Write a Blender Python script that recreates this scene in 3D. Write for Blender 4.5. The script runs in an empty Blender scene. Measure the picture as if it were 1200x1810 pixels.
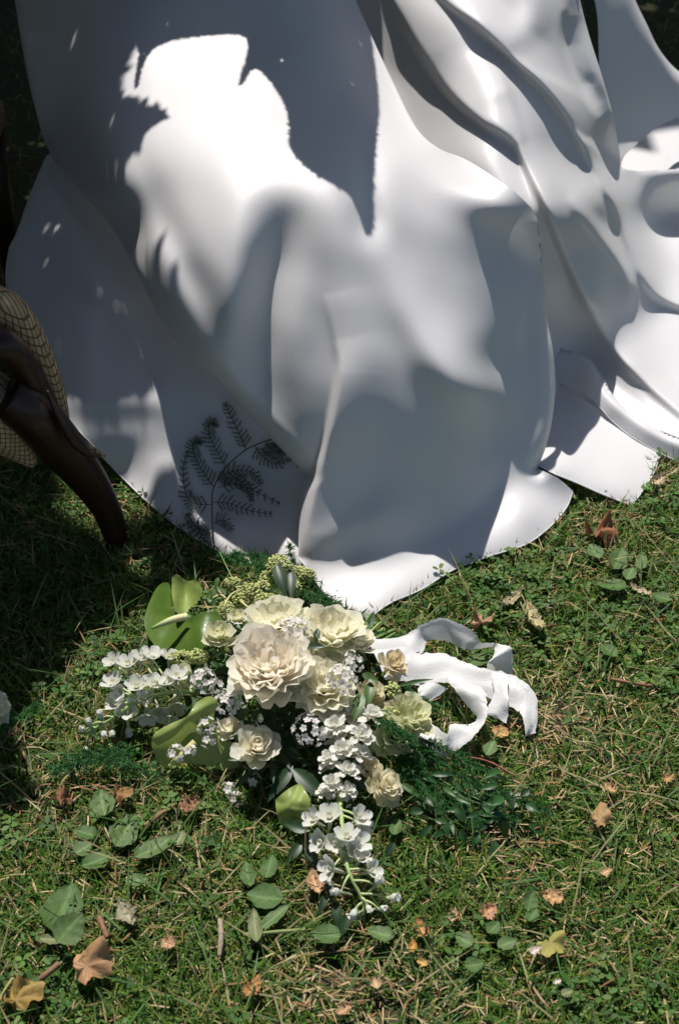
import bpy, bmesh, math, random
import numpy as np
from mathutils import Vector, Matrix, Quaternion, noise
R = math.radians
rnd = random.Random(7)
rng = np.random.default_rng(7)
scene = bpy.context.scene
COL = scene.collection

# ------------------------------------------------------------------ camera, world, sun, exposure
PITCH = R(40.0); CAM_H = 1.5; LENS = 50.0
FV = 18.0 / LENS                       # half picture height over focal length
SUN_EL, SUN_AZ = R(63.0), R(-15.0)     # sun behind the dress, a little to the left
cam_d = bpy.data.cameras.new('camera')
cam = bpy.data.objects.new('camera', cam_d); COL.objects.link(cam)
cam_d.sensor_fit = 'VERTICAL'; cam_d.sensor_height = 36.0; cam_d.sensor_width = 24.0; cam_d.lens = LENS
cam_d.clip_start = 0.05; cam_d.clip_end = 400.0
cam.location = (0, 0, CAM_H); cam.rotation_euler = (math.pi/2 - PITCH, 0, 0)
cam_d.dof.use_dof = True; cam_d.dof.focus_distance = 2.05; cam_d.dof.aperture_fstop = 7.0
scene.camera = cam

world = bpy.data.worlds.new('World'); scene.world = world; world.use_nodes = True
nt = world.node_tree; nt.nodes.clear()
sky = nt.nodes.new('ShaderNodeTexSky'); sky.sky_type = 'NISHITA'; sky.sun_disc = False
sky.sun_elevation = SUN_EL; sky.sun_rotation = SUN_AZ; sky.ozone_density = 1.2; sky.dust_density = 1.0
bg = nt.nodes.new('ShaderNodeBackground'); bg.inputs['Strength'].default_value = 0.082
wo = nt.nodes.new('ShaderNodeOutputWorld')
nt.links.new(sky.outputs[0], bg.inputs[0]); nt.links.new(bg.outputs[0], wo.inputs[0])

SUN = Vector((math.sin(SUN_AZ)*math.cos(SUN_EL), math.cos(SUN_AZ)*math.cos(SUN_EL), math.sin(SUN_EL)))
sl = bpy.data.lights.new('sun', 'SUN'); sl.energy = 4.5; sl.angle = R(0.5); sl.color = (1.0, 0.955, 0.90)
so = bpy.data.objects.new('sun', sl); COL.objects.link(so)
so.rotation_euler = SUN.to_track_quat('Z', 'Y').to_euler(); so.location = SUN*20

scene.view_settings.view_transform = 'Standard'; scene.view_settings.look = 'None'
scene.view_settings.gamma = 1.0; scene.view_settings.use_curve_mapping = False
scene.view_settings.exposure = 0.38
scene.cycles.max_bounces = 8; scene.cycles.diffuse_bounces = 5; scene.cycles.glossy_bounces = 2
scene.cycles.transmission_bounces = 4; scene.cycles.transparent_max_bounces = 6
scene.cycles.use_denoising = True

# ------------------------------------------------------------------ where a picture point lies in the place
SP, CP = math.sin(PITCH), math.cos(PITCH)
def ray(px, py):
    x = (px-600.0)/905.0*FV; y = (905.0-py)/905.0*FV
    return x, y
def G(px, py, z=0.0):
    """the point at height z that is seen at picture point (px, py)"""
    x, y = ray(px, py)
    t = (CAM_H - z)/(SP - y*CP)
    return Vector((x*t, t*(CP + y*SP), z))
def depth_of(px, py, z):
    x, y = ray(px, py)
    return (CAM_H - z)/(SP - y*CP)
def pt(px, py, t):
    x, y = ray(px, py)
    return np.stack([x*t, t*(CP + y*SP), CAM_H + t*(y*CP - SP)], -1)
def to_px(p):
    t = p[1]*CP - (p[2]-CAM_H)*SP; y = (p[1]*SP + (p[2]-CAM_H)*CP)/t; x = p[0]/t
    return 600 + x*905/FV, 905 - y*905/FV
def mpx(p):                            # metres in one photograph pixel at point p
    return (p[1]*CP - (p[2]-CAM_H)*SP)*FV/905.0

# ------------------------------------------------------------------ objects
def link(o, parent=None):
    COL.objects.link(o)
    if parent is not None: o.parent = parent
    return o
def tag(o, label=None, cat=None, group=None, kind=None):
    if label: o['label'] = label
    if cat: o['category'] = cat
    if group: o['group'] = group
    if kind: o['kind'] = kind
    return o
def empty(name, loc=(0, 0, 0), parent=None):
    o = bpy.data.objects.new(name, None); o.location = loc; o.empty_display_size = 0.05
    return link(o, parent)
def mesh_np(name, V, F, mat=None, smooth=True, col=None):
    """V (n,3), F (m,k) all faces with k corners; col (n,3) colour per vertex"""
    me = bpy.data.meshes.new(name)
    V = np.asarray(V, dtype=np.float32); F = np.asarray(F, dtype=np.int32)
    m, k = F.shape
    me.vertices.add(len(V)); me.vertices.foreach_set('co', V.ravel())
    me.loops.add(m*k); me.loops.foreach_set('vertex_index', F.ravel())
    me.polygons.add(m); me.polygons.foreach_set('loop_start', np.arange(0, m*k, k, dtype=np.int32))
    me.polygons.foreach_set('use_smooth', np.full(m, smooth, dtype=bool))
    if col is not None:
        a = me.color_attributes.new('Col', 'FLOAT_COLOR', 'POINT')
        c = np.ones((len(V), 4), dtype=np.float32); c[:, :3] = col
        a.data.foreach_set('color', c.ravel())
    me.update(calc_edges=True); me.validate()
    if mat: me.materials.append(mat)
    return me
def obj(name, me, parent=None, loc=None):
    o = bpy.data.objects.new(name, me)
    if loc is not None: o.location = loc
    return link(o, parent)
class Acc:
    """collects quads / triangles of many small shapes for one mesh"""
    def __init__(s): s.V = []; s.F = []; s.C = []; s.n = 0
    def add(s, V, F, c=(1, 1, 1)):
        V = np.asarray(V, float); F = np.asarray(F, int)
        if F.shape[1] == 3: F = np.concatenate([F, F[:, 2:3]], 1)
        s.V.append(V); s.F.append(F + s.n); s.n += len(V)
        c = np.asarray(c, float)
        s.C.append(np.broadcast_to(c, (len(V), 3)))
    def mesh(s, name, mat, smooth=True):
        V = np.concatenate(s.V); F = np.concatenate(s.F); C = np.concatenate(s.C)
        me = bpy.data.meshes.new(name)
        tri = F[:, 2] == F[:, 3]
        lens = np.where(tri, 3, 4).astype(np.int32)
        loops = F.ravel()[~(np.stack([np.zeros_like(tri), np.zeros_like(tri), np.zeros_like(tri), tri], 1).ravel())]
        me.vertices.add(len(V)); me.vertices.foreach_set('co', V.astype(np.float32).ravel())
        me.loops.add(len(loops)); me.loops.foreach_set('vertex_index', loops.astype(np.int32))
        me.polygons.add(len(F)); me.polygons.foreach_set('loop_start', np.concatenate([[0], np.cumsum(lens)[:-1]]).astype(np.int32))
        me.polygons.foreach_set('use_smooth', np.full(len(F), smooth, dtype=bool))
        a = me.color_attributes.new('Col', 'FLOAT_COLOR', 'POINT')
        c = np.ones((len(V), 4), dtype=np.float32); c[:, :3] = C
        a.data.foreach_set('color', c.ravel())
        me.update(calc_edges=True)
        me.materials.append(mat)
        return me
def catmull(P, n=10, closed=False):
    P = np.asarray(P, float); out = []
    N = len(P)
    for i in range(N if closed else N-1):
        if closed: a, b, c, d = P[(i-1) % N], P[i], P[(i+1) % N], P[(i+2) % N]
        else: a, b, c, d = P[max(i-1, 0)], P[i], P[i+1], P[min(i+2, N-1)]
        t = np.linspace(0, 1, n, endpoint=False)[:, None]
        out.append(0.5*((2*b) + (c-a)*t + (2*a-5*b+4*c-d)*t*t + (3*b-a-3*c+d)*t**3))
    if not closed: out.append(P[-1:])
    return np.concatenate(out)
def tube_vf(path, rad, k=6, cap=True):
    path = np.asarray(path, float); n = len(path); rad = np.broadcast_to(rad, (n,))
    T = np.gradient(path, axis=0); T /= np.linalg.norm(T, axis=1, keepdims=True)+1e-12
    up = np.array([0.0, 0.0, 1.0])
    if abs(T[0] @ up) > 0.9: up = np.array([1.0, 0, 0])
    V = []
    u = up
    for i in range(n):
        u = u - T[i]*(u @ T[i]); u /= np.linalg.norm(u)+1e-12
        w = np.cross(T[i], u)
        a = np.linspace(0, 2*math.pi, k, endpoint=False)
        V.append(path[i] + rad[i]*(np.cos(a)[:, None]*u + np.sin(a)[:, None]*w))
    V = np.concatenate(V)
    F = [[i*k+j, i*k+(j+1) % k, (i+1)*k+(j+1) % k, (i+1)*k+j] for i in range(n-1) for j in range(k)]
    if cap:
        V = np.concatenate([V, path[:1], path[-1:]])
        F += [[n*k, (j+1) % k, j, j] for j in range(k)]
        F += [[n*k+1, (n-1)*k+j, (n-1)*k+(j+1) % k, (n-1)*k+(j+1) % k] for j in range(k)]
    return V, np.array(F)

# ------------------------------------------------------------------ materials
def mat(name, base=(0.8, 0.8, 0.8), rough=0.6, spec=0.4, trans=0.0, tcol=None, attr=False, noise_amt=0.0, noise_scale=30.0,
        bump=0.0, bump_scale=200.0, sheen=0.0, hue2=None, coat=0.0):
    m = bpy.data.materials.new(name); m.use_nodes = True
    n = m.node_tree.nodes; L = m.node_tree.links
    b = n['Principled BSDF']; out = n['Material Output']
    b.inputs['Roughness'].default_value = rough
    b.inputs['Specular IOR Level'].default_value = spec
    b.inputs['Sheen Weight'].default_value = sheen
    b.inputs['Coat Weight'].default_value = coat
    b.inputs['Base Color'].default_value = (*base, 1)
    src = None
    if attr:
        a = n.new('ShaderNodeVertexColor'); a.layer_name = 'Col'; src = a.outputs['Color']
    tc = n.new('ShaderNodeTexCoord')
    if noise_amt or hue2:
        nz = n.new('ShaderNodeTexNoise'); nz.inputs['Scale'].default_value = noise_scale; nz.inputs['Detail'].default_value = 5
        L.new(tc.outputs['Object'], nz.inputs['Vector'])
        mx = n.new('ShaderNodeMix'); mx.data_type = 'RGBA'
        if hue2:
            rp = n.new('ShaderNodeValToRGB'); rp.color_ramp.elements[0].position = 0.35; rp.color_ramp.elements[1].position = 0.65
            L.new(nz.outputs[0], rp.inputs[0]); L.new(rp.outputs[0], mx.inputs[0])
            mx.inputs[7].default_value = (*hue2, 1)
        else:
            L.new(nz.outputs[0], mx.inputs[0])
            mx.blend_type = 'MULTIPLY'; 
            mx.inputs[7].default_value = (1-noise_amt, 1-noise_amt, 1-noise_amt, 1)
        if src: L.new(src, mx.inputs[6])
        else: mx.inputs[6].default_value = (*base, 1)
        src = mx.outputs[2]
    if src: L.new(src, b.inputs['Base Color'])
    if bump:
        nb = n.new('ShaderNodeTexNoise'); nb.inputs['Scale'].default_value = bump_scale; nb.inputs['Detail'].default_value = 3
        L.new(tc.outputs['Object'], nb.inputs['Vector'])
        bp = n.new('ShaderNodeBump'); bp.inputs['Strength'].default_value = bump; bp.inputs['Distance'].default_value = 0.002
        L.new(nb.outputs[0], bp.inputs['Height']); L.new(bp.outputs[0], b.inputs['Normal'])
    if trans:
        tr = n.new('ShaderNodeBsdfTranslucent')
        if tcol: tr.inputs[0].default_value = (*tcol, 1)
        elif src: L.new(src, tr.inputs[0])
        else: tr.inputs[0].default_value = (*base, 1)
        ms = n.new('ShaderNodeMixShader'); ms.inputs[0].default_value = trans
        L.new(b.outputs[0], ms.inputs[1]); L.new(tr.outputs[0], ms.inputs[2]); L.new(ms.outputs[0], out.inputs[0])
    return m
# ------------------------------------------------------------------ ground
M_soil = mat('soil', (0.06, 0.045, 0.028), 0.9, 0.2, noise_scale=25, hue2=(0.035, 0.05, 0.016), bump=0.8, bump_scale=90)
gx = np.linspace(-1, 1, 81); gx = np.sign(gx)*np.abs(gx)**2.6*60
gy = np.linspace(-1, 1, 121); gy = np.sign(gy)*np.abs(gy)**2.6*60 + 1.8
XX, YY = np.meshgrid(gx, gy)
ZZ = 0.004*np.sin(XX*9+1)*np.sin(YY*7) - 0.006
V = np.stack([XX, YY, ZZ], -1).reshape(-1, 3)
ii = np.arange(80)[None, :] + 81*np.arange(120)[:, None]
F = np.stack([ii, ii+1, ii+82, ii+81], -1).reshape(-1, 4)
tag(obj('ground', mesh_np('ground', V, F, M_soil)), kind='structure')
# ------------------------------------------------------------------ the dress
def tps(P, lam=1e-4):
    P = np.asarray(P, float); X = P[:, :2]/900.0; y = P[:, 2]
    n = len(P); d = np.linalg.norm(X[:, None]-X[None], axis=2)
    K = np.where(d > 0, d*d*np.log(d+1e-12), 0) + lam*np.eye(n)
    A = np.zeros((n+3, n+3)); A[:n, :n] = K; A[:n, n] = 1; A[:n, n+1:] = X; A[n, :n] = 1; A[n+1:, :n] = X.T
    w = np.linalg.solve(A, np.concatenate([y, np.zeros(3)]))
    def f(px, py):
        q = np.stack([px.ravel(), py.ravel()], -1)/900.0; out = np.empty(len(q))
        for s in range(0, len(q), 20000):
            dd = np.linalg.norm(q[s:s+20000, None]-X[None], axis=2)
            out[s:s+20000] = np.where(dd > 0, dd*dd*np.log(dd+1e-12), 0) @ w[:n] + w[n] + q[s:s+20000] @ w[n+1:]
        return out.reshape(px.shape)
    return f
def near_poly(qx, qy, P):
    """distance, side and parameter of the nearest point on a polyline for every query point"""
    best = np.full(qx.shape, 1e9); side = np.zeros(qx.shape); par = np.zeros(qx.shape); nx = np.zeros(qx.shape); ny = np.zeros(qx.shape)
    m = len(P)-1
    for i in range(m):
        ax, ay = P[i]; dx, dy = P[i+1]-P[i]; l2 = dx*dx+dy*dy+1e-9
        t = np.clip(((qx-ax)*dx+(qy-ay)*dy)/l2, 0, 1)
        cx, cy = ax+t*dx, ay+t*dy
        d = np.hypot(qx-cx, qy-cy); k = d < best
        best = np.where(k, d, best); par = np.where(k, (i+t)/m, par)
        side = np.where(k, -(dx*(qy-ay)-dy*(qx-ax)), side); nx = np.where(k, cx, nx); ny = np.where(k, cy, ny)
    return best, side, par, nx, ny
def inside(qx, qy, P):
    c = np.zeros(qx.shape, bool); n = len(P)
    for i in range(n):
        x1, y1 = P[i]; x2, y2 = P[(i+1) % n]
        if y1 == y2: continue
        k = ((y1 > qy) != (y2 > qy)) & (qx < (x2-x1)*(qy-y1)/(y2-y1)+x1)
        c ^= k
    return c
def outline(pts, n=8):
    """closed outline; a point given as (x, y, 1) is a sharp corner"""
    segs = []; cur = []
    k0 = next(i for i, p in enumerate(pts) if len(p) > 2)
    pts = pts[k0:]+pts[:k0]+[pts[k0]]
    for p in pts:
        cur.append(p[:2])
        if len(p) > 2 and len(cur) > 1:
            segs.append(catmull(cur, n)[:-1]); cur = [p[:2]]
    return np.concatenate(segs)
def ss(x): return x*x*(3-2*x)
def sheet(name, out, ctrl, strokes, step, material, parent, rolls=(), thick=0.0, wob=0.0, blur=4.0):
    O = outline(out)
    x0, y0 = O.min(0)-step; x1, y1 = O.max(0)+step
    nx_, ny_ = int((x1-x0)/step)+2, int((y1-y0)/step)+2
    qx, qy = np.meshgrid(x0+step*np.arange(nx_), y0+step*np.arange(ny_))
    ins = inside(qx, qy, O)
    # cells that touch the inside; outside corners slide to the outline
    c = ins[:-1, :-1] | ins[1:, :-1] | ins[:-1, 1:] | ins[1:, 1:]
    used = np.zeros(ins.shape, bool)
    used[:-1, :-1] |= c; used[1:, :-1] |= c; used[:-1, 1:] |= c; used[1:, 1:] |= c
    idx = -np.ones(ins.shape, int); idx[used] = np.arange(used.sum())
    ux, uy, ui = qx[used], qy[used], ins[used]
    OC = np.concatenate([O, O[:1]])
    _, _, _, sx, sy = near_poly(ux[~ui], uy[~ui], OC)
    ux[~ui], uy[~ui] = sx, sy
    cp = [(a, b, depth_of(a, b, z)) for a, b, z in ctrl]
    t = tps(cp)(ux, uy)
    def press(t, s):
        path, amp, wl, wr = s[:4]; mode = s[4] if len(s) > 4 else 'c'
        P = catmull(path, 6)
        bb = max(np.max(wl), np.max(wr))
        near = (ux > P[:, 0].min()-bb) & (ux < P[:, 0].max()+bb) & (uy > P[:, 1].min()-bb) & (uy < P[:, 1].max()+bb)
        if not near.any(): return
        d, sd, pr, _, _ = near_poly(ux[near], uy[near], P)
        f = lambda a: np.interp(pr, np.linspace(0, 1, len(np.atleast_1d(a))), np.atleast_1d(a))
        w = np.where(sd > 0, f(wr), f(wl))
        u = np.clip(d/np.maximum(w, 1e-6), 0, 1)
        if mode in 'ce': h = 0.5*(1+np.cos(math.pi*u))
        elif mode == 'r': h = np.sqrt(1-u*u)
        elif mode == 'p': h = (1-u)**2*(1+2*u)*0.5+0.5*(1-u)**3      # pointed ridge
        t[near] -= f(amp)*h
    for s in strokes:
        if 'e' not in s[4:]: press(t, s)
    if blur:                                       # let the soft folds run into each other
        g = np.zeros(qx.shape); wgt = used.astype(float)
        g[used] = t
        r = int(blur*2.5); kx = np.exp(-0.5*(np.arange(-r, r+1)/blur)**2); kx /= kx.sum()
        for ax in (0, 1):
            g = np.apply_along_axis(lambda v: np.convolve(v, kx, 'same'), ax, g)
            wgt = np.apply_along_axis(lambda v: np.convolve(v, kx, 'same'), ax, wgt)
        t = (g/np.maximum(wgt, 1e-6))[used]
    for s in strokes:
        if 'e' in s[4:]: press(t, s)
    if blur:
        g = np.zeros(qx.shape); wgt = used.astype(float); g[used] = t
        r = 4; kx = np.exp(-0.5*(np.arange(-r, r+1)/1.4)**2); kx /= kx.sum()
        for ax in (0, 1):
            g = np.apply_along_axis(lambda v: np.convolve(v, kx, 'same'), ax, g); wgt = np.apply_along_axis(lambda v: np.convolve(v, kx, 'same'), ax, wgt)
        t = (g/np.maximum(wgt, 1e-6))[used]
    for path, w, a in rolls:                       # cloth that turns away behind an edge
        P = catmull(path, 6)
        d, _, _, _, _ = near_poly(ux, uy, P)
        u = np.clip(1-d/w, 0, 1)
        t += a*(1-np.sqrt(np.maximum(1-u*u, 0)))
    if wob:
        q = np.stack([ux, uy], -1)
        t += wob*(np.sin(ux/37+uy/61+1)*np.sin(uy/43-ux/71) + 0.5*np.sin(ux/19-uy/27+2)*np.sin(uy/23+ux/31))
    V = pt(ux, uy, t)
    V[:, 2] = np.maximum(V[:, 2], 0.004)
    a, b = np.nonzero(c)
    F = np.stack([idx[a+1, b], idx[a+1, b+1], idx[a, b+1], idx[a, b]], -1)
    me = mesh_np(name, V, F, material)
    o = obj(name, me, parent)
    if thick:
        md = o.modifiers.new('solid', 'SOLIDIFY'); md.thickness = thick; md.offset = -1
    return o

M_dress = bpy.data.materials.new('white_crepe'); M_dress.use_nodes = True
def _dress_nodes():
    n = M_dress.node_tree.nodes; L = M_dress.node_tree.links; b = n['Principled BSDF']
    b.inputs['Base Color'].default_value = (0.66, 0.65, 0.66, 1); b.inputs['Roughness'].default_value = 0.42
    b.inputs['Specular IOR Level'].default_value = 0.35
    b.inputs['Sheen Weight'].default_value = 0.15; b.inputs['Sheen Roughness'].default_value = 0.4
    b.inputs['Subsurface Weight'].default_value = 0.30; b.inputs['Subsurface Radius'].default_value = (1, .9, .8); b.inputs['Subsurface Scale'].default_value = 0.012
    tr = n.new('ShaderNodeBsdfTranslucent'); tr.inputs[0].default_value = (.72, .70, .66, 1)
    ms = n.new('ShaderNodeMixShader'); ms.inputs[0].default_value = 0.11
    L.new(b.outputs[0], ms.inputs[1]); L.new(tr.outputs[0], ms.inputs[2]); L.new(ms.outputs[0], n['Material Output'].inputs[0])
    tc = n.new('ShaderNodeTexCoord')
    mp = n.new('ShaderNodeMapping'); mp.inputs['Rotation'].default_value = (0.5, 0.3, 0.6); mp.inputs['Scale'].default_value = (480, 480, 480)
    L.new(tc.outputs['Object'], mp.inputs[0])
    vo = n.new('ShaderNodeTexVoronoi'); vo.inputs['Scale'].default_value = 1.0; vo.inputs['Randomness'].default_value = 0.55
    L.new(mp.outputs[0], vo.inputs['Vector'])
    nz = n.new('ShaderNodeTexNoise'); nz.inputs['Scale'].default_value = 900; nz.inputs['Detail'].default_value = 2
    L.new(tc.outputs['Object'], nz.inputs['Vector'])
    ad = n.new('ShaderNodeMath'); ad.operation = 'ADD'
    L.new(vo.outputs['Distance'], ad.inputs[0]); L.new(nz.outputs[0], ad.inputs[1])
    bp = n.new('ShaderNodeBump'); bp.inputs['Strength'].default_value = 0.22; bp.inputs['Distance'].default_value = 0.0007
    L.new(ad.outputs[0], bp.inputs['Height']); L.new(bp.outputs[0], b.inputs['Normal'])
_dress_nodes()

dress = empty('wedding_dress', G(640, 1040, 0))
bpy.context.view_layer.update()
dress_inv = Matrix.Translation(-dress.location)
tag(dress, 'white crepe wedding dress with its skirt falling in deep folds onto the grass', 'dress')
def dress_part(*a, **k):
    o = sheet(*a, parent=dress, **k); o.matrix_parent_inverse = dress_inv; return o
def hem(o, path, rad=.0013):
    """the narrow turned edge along the bottom of a panel"""
    n = len(o.data.vertices); V = np.empty(n*3, np.float32); o.data.vertices.foreach_get('co', V); V = V.reshape(-1, 3).astype(float)
    t = V[:, 1]*CP - (V[:, 2]-CAM_H)*SP; px = 600+V[:, 0]/t*905/FV; py = 905-(V[:, 1]*SP+(V[:, 2]-CAM_H)*CP)/t*905/FV
    P = catmull(path, 8); d, _, pr, _, _ = near_poly(px, py, P); k = np.nonzero(d < 1.0)[0]; k = k[np.argsort(pr[k])]
    Q = V[k]; keep = [0]
    for i in range(1, len(Q)):
        if np.linalg.norm(Q[i]-Q[keep[-1]]) > .003: keep.append(i)
    Q = Q[keep]; kr = np.ones(5)/5
    Q = np.stack([np.convolve(np.pad(Q[:, j], 2, mode='edge'), kr, 'valid') for j in range(3)], 1); Q[:, 2] = np.maximum(Q[:, 2], rad)
    acc = Acc(); acc.add(*tube_vf(Q, rad, 6)); h = obj('hem', acc.mesh('hem', M_dress), dress); h.matrix_parent_inverse = dress_inv

# front of the skirt, over the lap and knees
A_left = [(40, -250), (20, -100), (30, 20), (60, 180), (100, 290), (200, 405), (285, 565), (330, 625), (380, 668), (460, 755), (540, 838)]
A_out = [(30, -260, 1)] + A_left[1:-1] + [(540, 838, 1), (530, 900), (527, 985, 1), (545, 1008), (575, 1050), (628, 1097, 1), (655, 1090), (690, 1066), (745, 1042), (800, 1008),
         (860, 985), (930, 962), (975, 928), (1002, 895), (1012, 868, 1), (985, 845), (950, 828, 1), (970, 770), (981, 690), (977, 620), (966, 560),
         (958, 480), (950, 392), (922, 350), (872, 312), (820, 280), (775, 262), (735, 225), (692, 140), (655, 60), (620, -20), (575, -140), (555, -260, 1)]
A_ctrl = [(30, -260, .60), (280, -260, .70), (555, -260, .70), (540, -160, .67),
          (30, -60, .50), (150, -80, .60), (300, -60, .635), (450, -60, .635), (600, -40, .60),
          (60, 60, .44), (150, 60, .53), (300, 80, .56), (450, 80, .565), (600, 80, .55), (660, 80, .52),
          (80, 200, .38), (160, 200, .47), (260, 200, .515), (400, 200, .53), (550, 200, .525), (650, 200, .505), (700, 180, .48),
          (110, 300, .33), (200, 330, .42), (300, 330, .465), (450, 320, .495), (600, 310, .50), (700, 280, .485), (780, 290, .46),
          (205, 405, .33), (280, 450, .385), (400, 450, .42), (520, 440, .425), (620, 440, .425), (720, 420, .42), (800, 390, .425), (880, 360, .435), (945, 400, .40),
          (290, 570, .29), (360, 570, .325), (450, 600, .32), (560, 600, .322), (660, 580, .335), (760, 560, .333), (800, 540, .335), (885, 430, .380), (885, 520, .312), (835, 610, .283), (930, 500, .315), (958, 480, .31),
          (385, 665, .245), (470, 720, .225), (560, 740, .222), (650, 720, .242), (750, 700, .25), (820, 690, .25), (885, 640, .215), (970, 620, .21),
          (540, 836, .14), (600, 830, .148), (700, 820, .158), (800, 800, .155), (880, 770, .115), (955, 760, .12),
          (560, 920, .08), (650, 920, .085), (750, 900, .085), (860, 870, .062), (930, 830, .075), (955, 820, .08),
          (530, 990, .035), (600, 1010, .025), (680, 1010, .03), (780, 970, .035), (870, 930, .04), (950, 890, .04),
          (575, 1050, .02), (630, 1095, .012), (690, 1064, .02), (780, 1018, .018), (860, 984, .018), (950, 945, .018), (1010, 872, .02)]
A_str = [
 ([(225, 240), (285, 390), (335, 490), (398, 610)], [0, -.016, -.02, 0], 30, 45),
 ([(200, 240), (262, 385), (318, 515), (376, 645)], [.006, .024, .028, .012], 45, 22),
 ([(440, 320), (425, 430), (412, 550), (398, 650)], [0, .02, .026, .012], 90, 55),
 ([(515, 350), (490, 470), (470, 600), (480, 720), (500, 800)], [0, -.04, -.055, -.03, 0], 75, 45),
 ([(575, 320), (600, 420), (625, 530), (640, 640)], [0, .012, .014, .006], 75, 60),
 ([(566, 540), (586, 605), (594, 660)], [0, -.008, 0], 14, 9),
 ([(575, 520), (594, 600), (600, 660), (584, 760), (560, 850), (538, 940), (529, 985)], [0, .006, .018, .026, .026, .018, .004], 10, 110, 'e'),
 ([(648, 200), (655, 300), (660, 390), (668, 430)], [0, -.02, -.03, 0], 42, 24),
 ([(650, 390), (715, 530), (785, 640), (842, 700)], [.0, .022, .028, .022], 62, 48),
 ([(655, 195), (740, 265), (830, 330), (890, 345)], [.01, .026, .026, .02], 70, 34),
 ([(900, 430), (898, 520), (900, 620)], [0, .012, 0], 40, 40),
 ([(885, 352), (886, 360), (890, 372)], [.02, .022, .018], 55, 48),
 ([(942, 400), (955, 500), (964, 620), (958, 760)], [.0, .02, .02, 0], 30, 18),
 ([(905, 560), (915, 660), (912, 790)], [0, .012, 0], 26, 26),
 ([(535, 978), (600, 940), (690, 900), (780, 880)], [0.004, .012, .01, 0], 30, 26),
 ([(660, 1010), (740, 960), (850, 900), (935, 830)], [0, -.016, -.02, -.01], 60, 50),
 ([(905, 872), (925, 900), (945, 930)], [.012, .016, 0], 26, 22),
 ([(940, 850), (950, 870), (968, 900)], [-.014, -.02, 0], 20, 24),
]
hA = dress_part('skirt_panel', A_out, A_ctrl, A_str, 2.6, M_dress, wob=.0006, blur=6.5, rolls=[(A_left, 34, .05), ([(540, 838), (530, 900), (527, 985)], 22, .03), ([(950, 828), (970, 770), (981, 690), (977, 620), (966, 560), (958, 480), (950, 392)], 30, .04)])

# left side of the skirt, lower and farther back, running down to the grass by the chair
B_out = [(82, 276, 1), (55, 340), (30, 410), (15, 445), (12, 510), (40, 600), (105, 690), (118, 742, 1), (150, 772), (205, 832), (262, 888), (330, 942), (392, 978, 1), (450, 990), (590, 1012, 1),
         (640, 900), (560, 760), (420, 600), (300, 420), (200, 300), (140, 240, 1)]
B_left = [(82, 276), (55, 340), (30, 410), (15, 445), (12, 510)]
B_ctrl = [(82, 276, .30), (140, 240, .36), (55, 340, .27), (15, 445, .22), (12, 510, .18), (110, 400, .27), (200, 300, .32), (200, 450, .27), (300, 420, .29), (80, 560, .20), (200, 600, .195), (320, 560, .22), (420, 600, .21),
          (105, 690, .13), (200, 700, .135), (300, 700, .14), (420, 730, .13), (560, 760, .12), (118, 742, .106), (205, 770, .092), (300, 800, .072), (205, 832, .025), (262, 888, .018), (330, 942, .014), (392, 978, .010),
          (400, 860, .05), (500, 880, .05), (450, 990, .012), (590, 1012, .01), (640, 900, .06)]
B_str = [([(98, 290), (85, 380), (70, 470), (60, 570)], [-.01, -.016, -.016, 0], 22, 14),
         ([(100, 400), (140, 470), (190, 520), (250, 560)], [0, .016, .014, 0], 40, 40),
         ([(200, 560), (260, 600), (320, 640)], [0, .012, 0], 40, 40),
         ([(108, 690), (170, 708), (240, 706), (300, 722), (350, 770)], [.012, .020, .020, .014, 0], 20, 18),
         ([(130, 735), (200, 742), (270, 748)], [-.01, -.014, 0], 20, 22),
         ([(250, 770), (300, 850), (340, 900)], [.0, .01, 0], 30, 30)]
hB = dress_part('skirt_panel', B_out, B_ctrl, B_str, 4, M_dress, wob=.003, rolls=[(B_left, 30, .04)])

# right side of the skirt sweeping back into the train
C_F1 = [(690, -10), (722, 45), (755, 100), (800, 163), (855, 212), (905, 243), (922, 262), (942, 320), (957, 390)]
C_out = [(560, -300, 1), (600, -60), (640, 40), (690, 160), (730, 260), (840, 330), (930, 420), (950, 560), (965, 705, 1), (1040, 722), (1105, 752), (1170, 778), (1260, 805, 1), (1260, 300, 1), (1200, 299), (1125, 302), (1098, 296, 1),
         (1085, 215), (1065, 140), (1040, 60), (1022, -10), (990, -150), (960, -300, 1)]
C_ctrl = [(560, -300, .70), (960, -300, .66), (750, -300, .71), (600, -60, .58), (640, 40, .50), (690, 160, .42), (730, 260, .38), (800, 300, .41), (840, 345, .40),
          (700, -60, .60), (800, -60, .625), (900, -100, .65), (990, -150, .64),
          (722, 45, .53), (800, 40, .575), (900, 30, .58), (1000, 30, .54), (1035, 30, .50),
          (760, 110, .50), (850, 120, .53), (950, 120, .515), (1050, 120, .44), (1065, 150, .41),
          (820, 190, .48), (900, 220, .475), (960, 220, .455), (1030, 220, .39), (1080, 240, .30), (1096, 294, .17),
          (850, 278, .450), (895, 318, .434), (938, 385, .392), (935, 290, .43), (1000, 330, .39), (1060, 340, .32), (1150, 310, .13), (1260, 305, .12), (1150, 400, .05), (1260, 400, .04),
          (905, 395, .385), (968, 420, .345), (1020, 440, .292), (1090, 430, .21), (1130, 480, .11), (1200, 450, .02), (1260, 450, .015),
          (960, 520, .235), (1000, 520, .222), (1045, 540, .185), (1110, 540, .10), (1150, 560, .04), (1200, 540, .03), (1260, 560, .02),
          (965, 620, .10), (1005, 610, .065), (1062, 612, .07), (1120, 640, .06), (1200, 640, .02), (1260, 650, .015),
          (970, 700, .05), (1040, 715, .02), (1100, 690, .03), (1160, 700, .035), (1200, 735, .025), (1260, 760, .02), (1150, 770, .012), (1260, 805, .01)]
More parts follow.
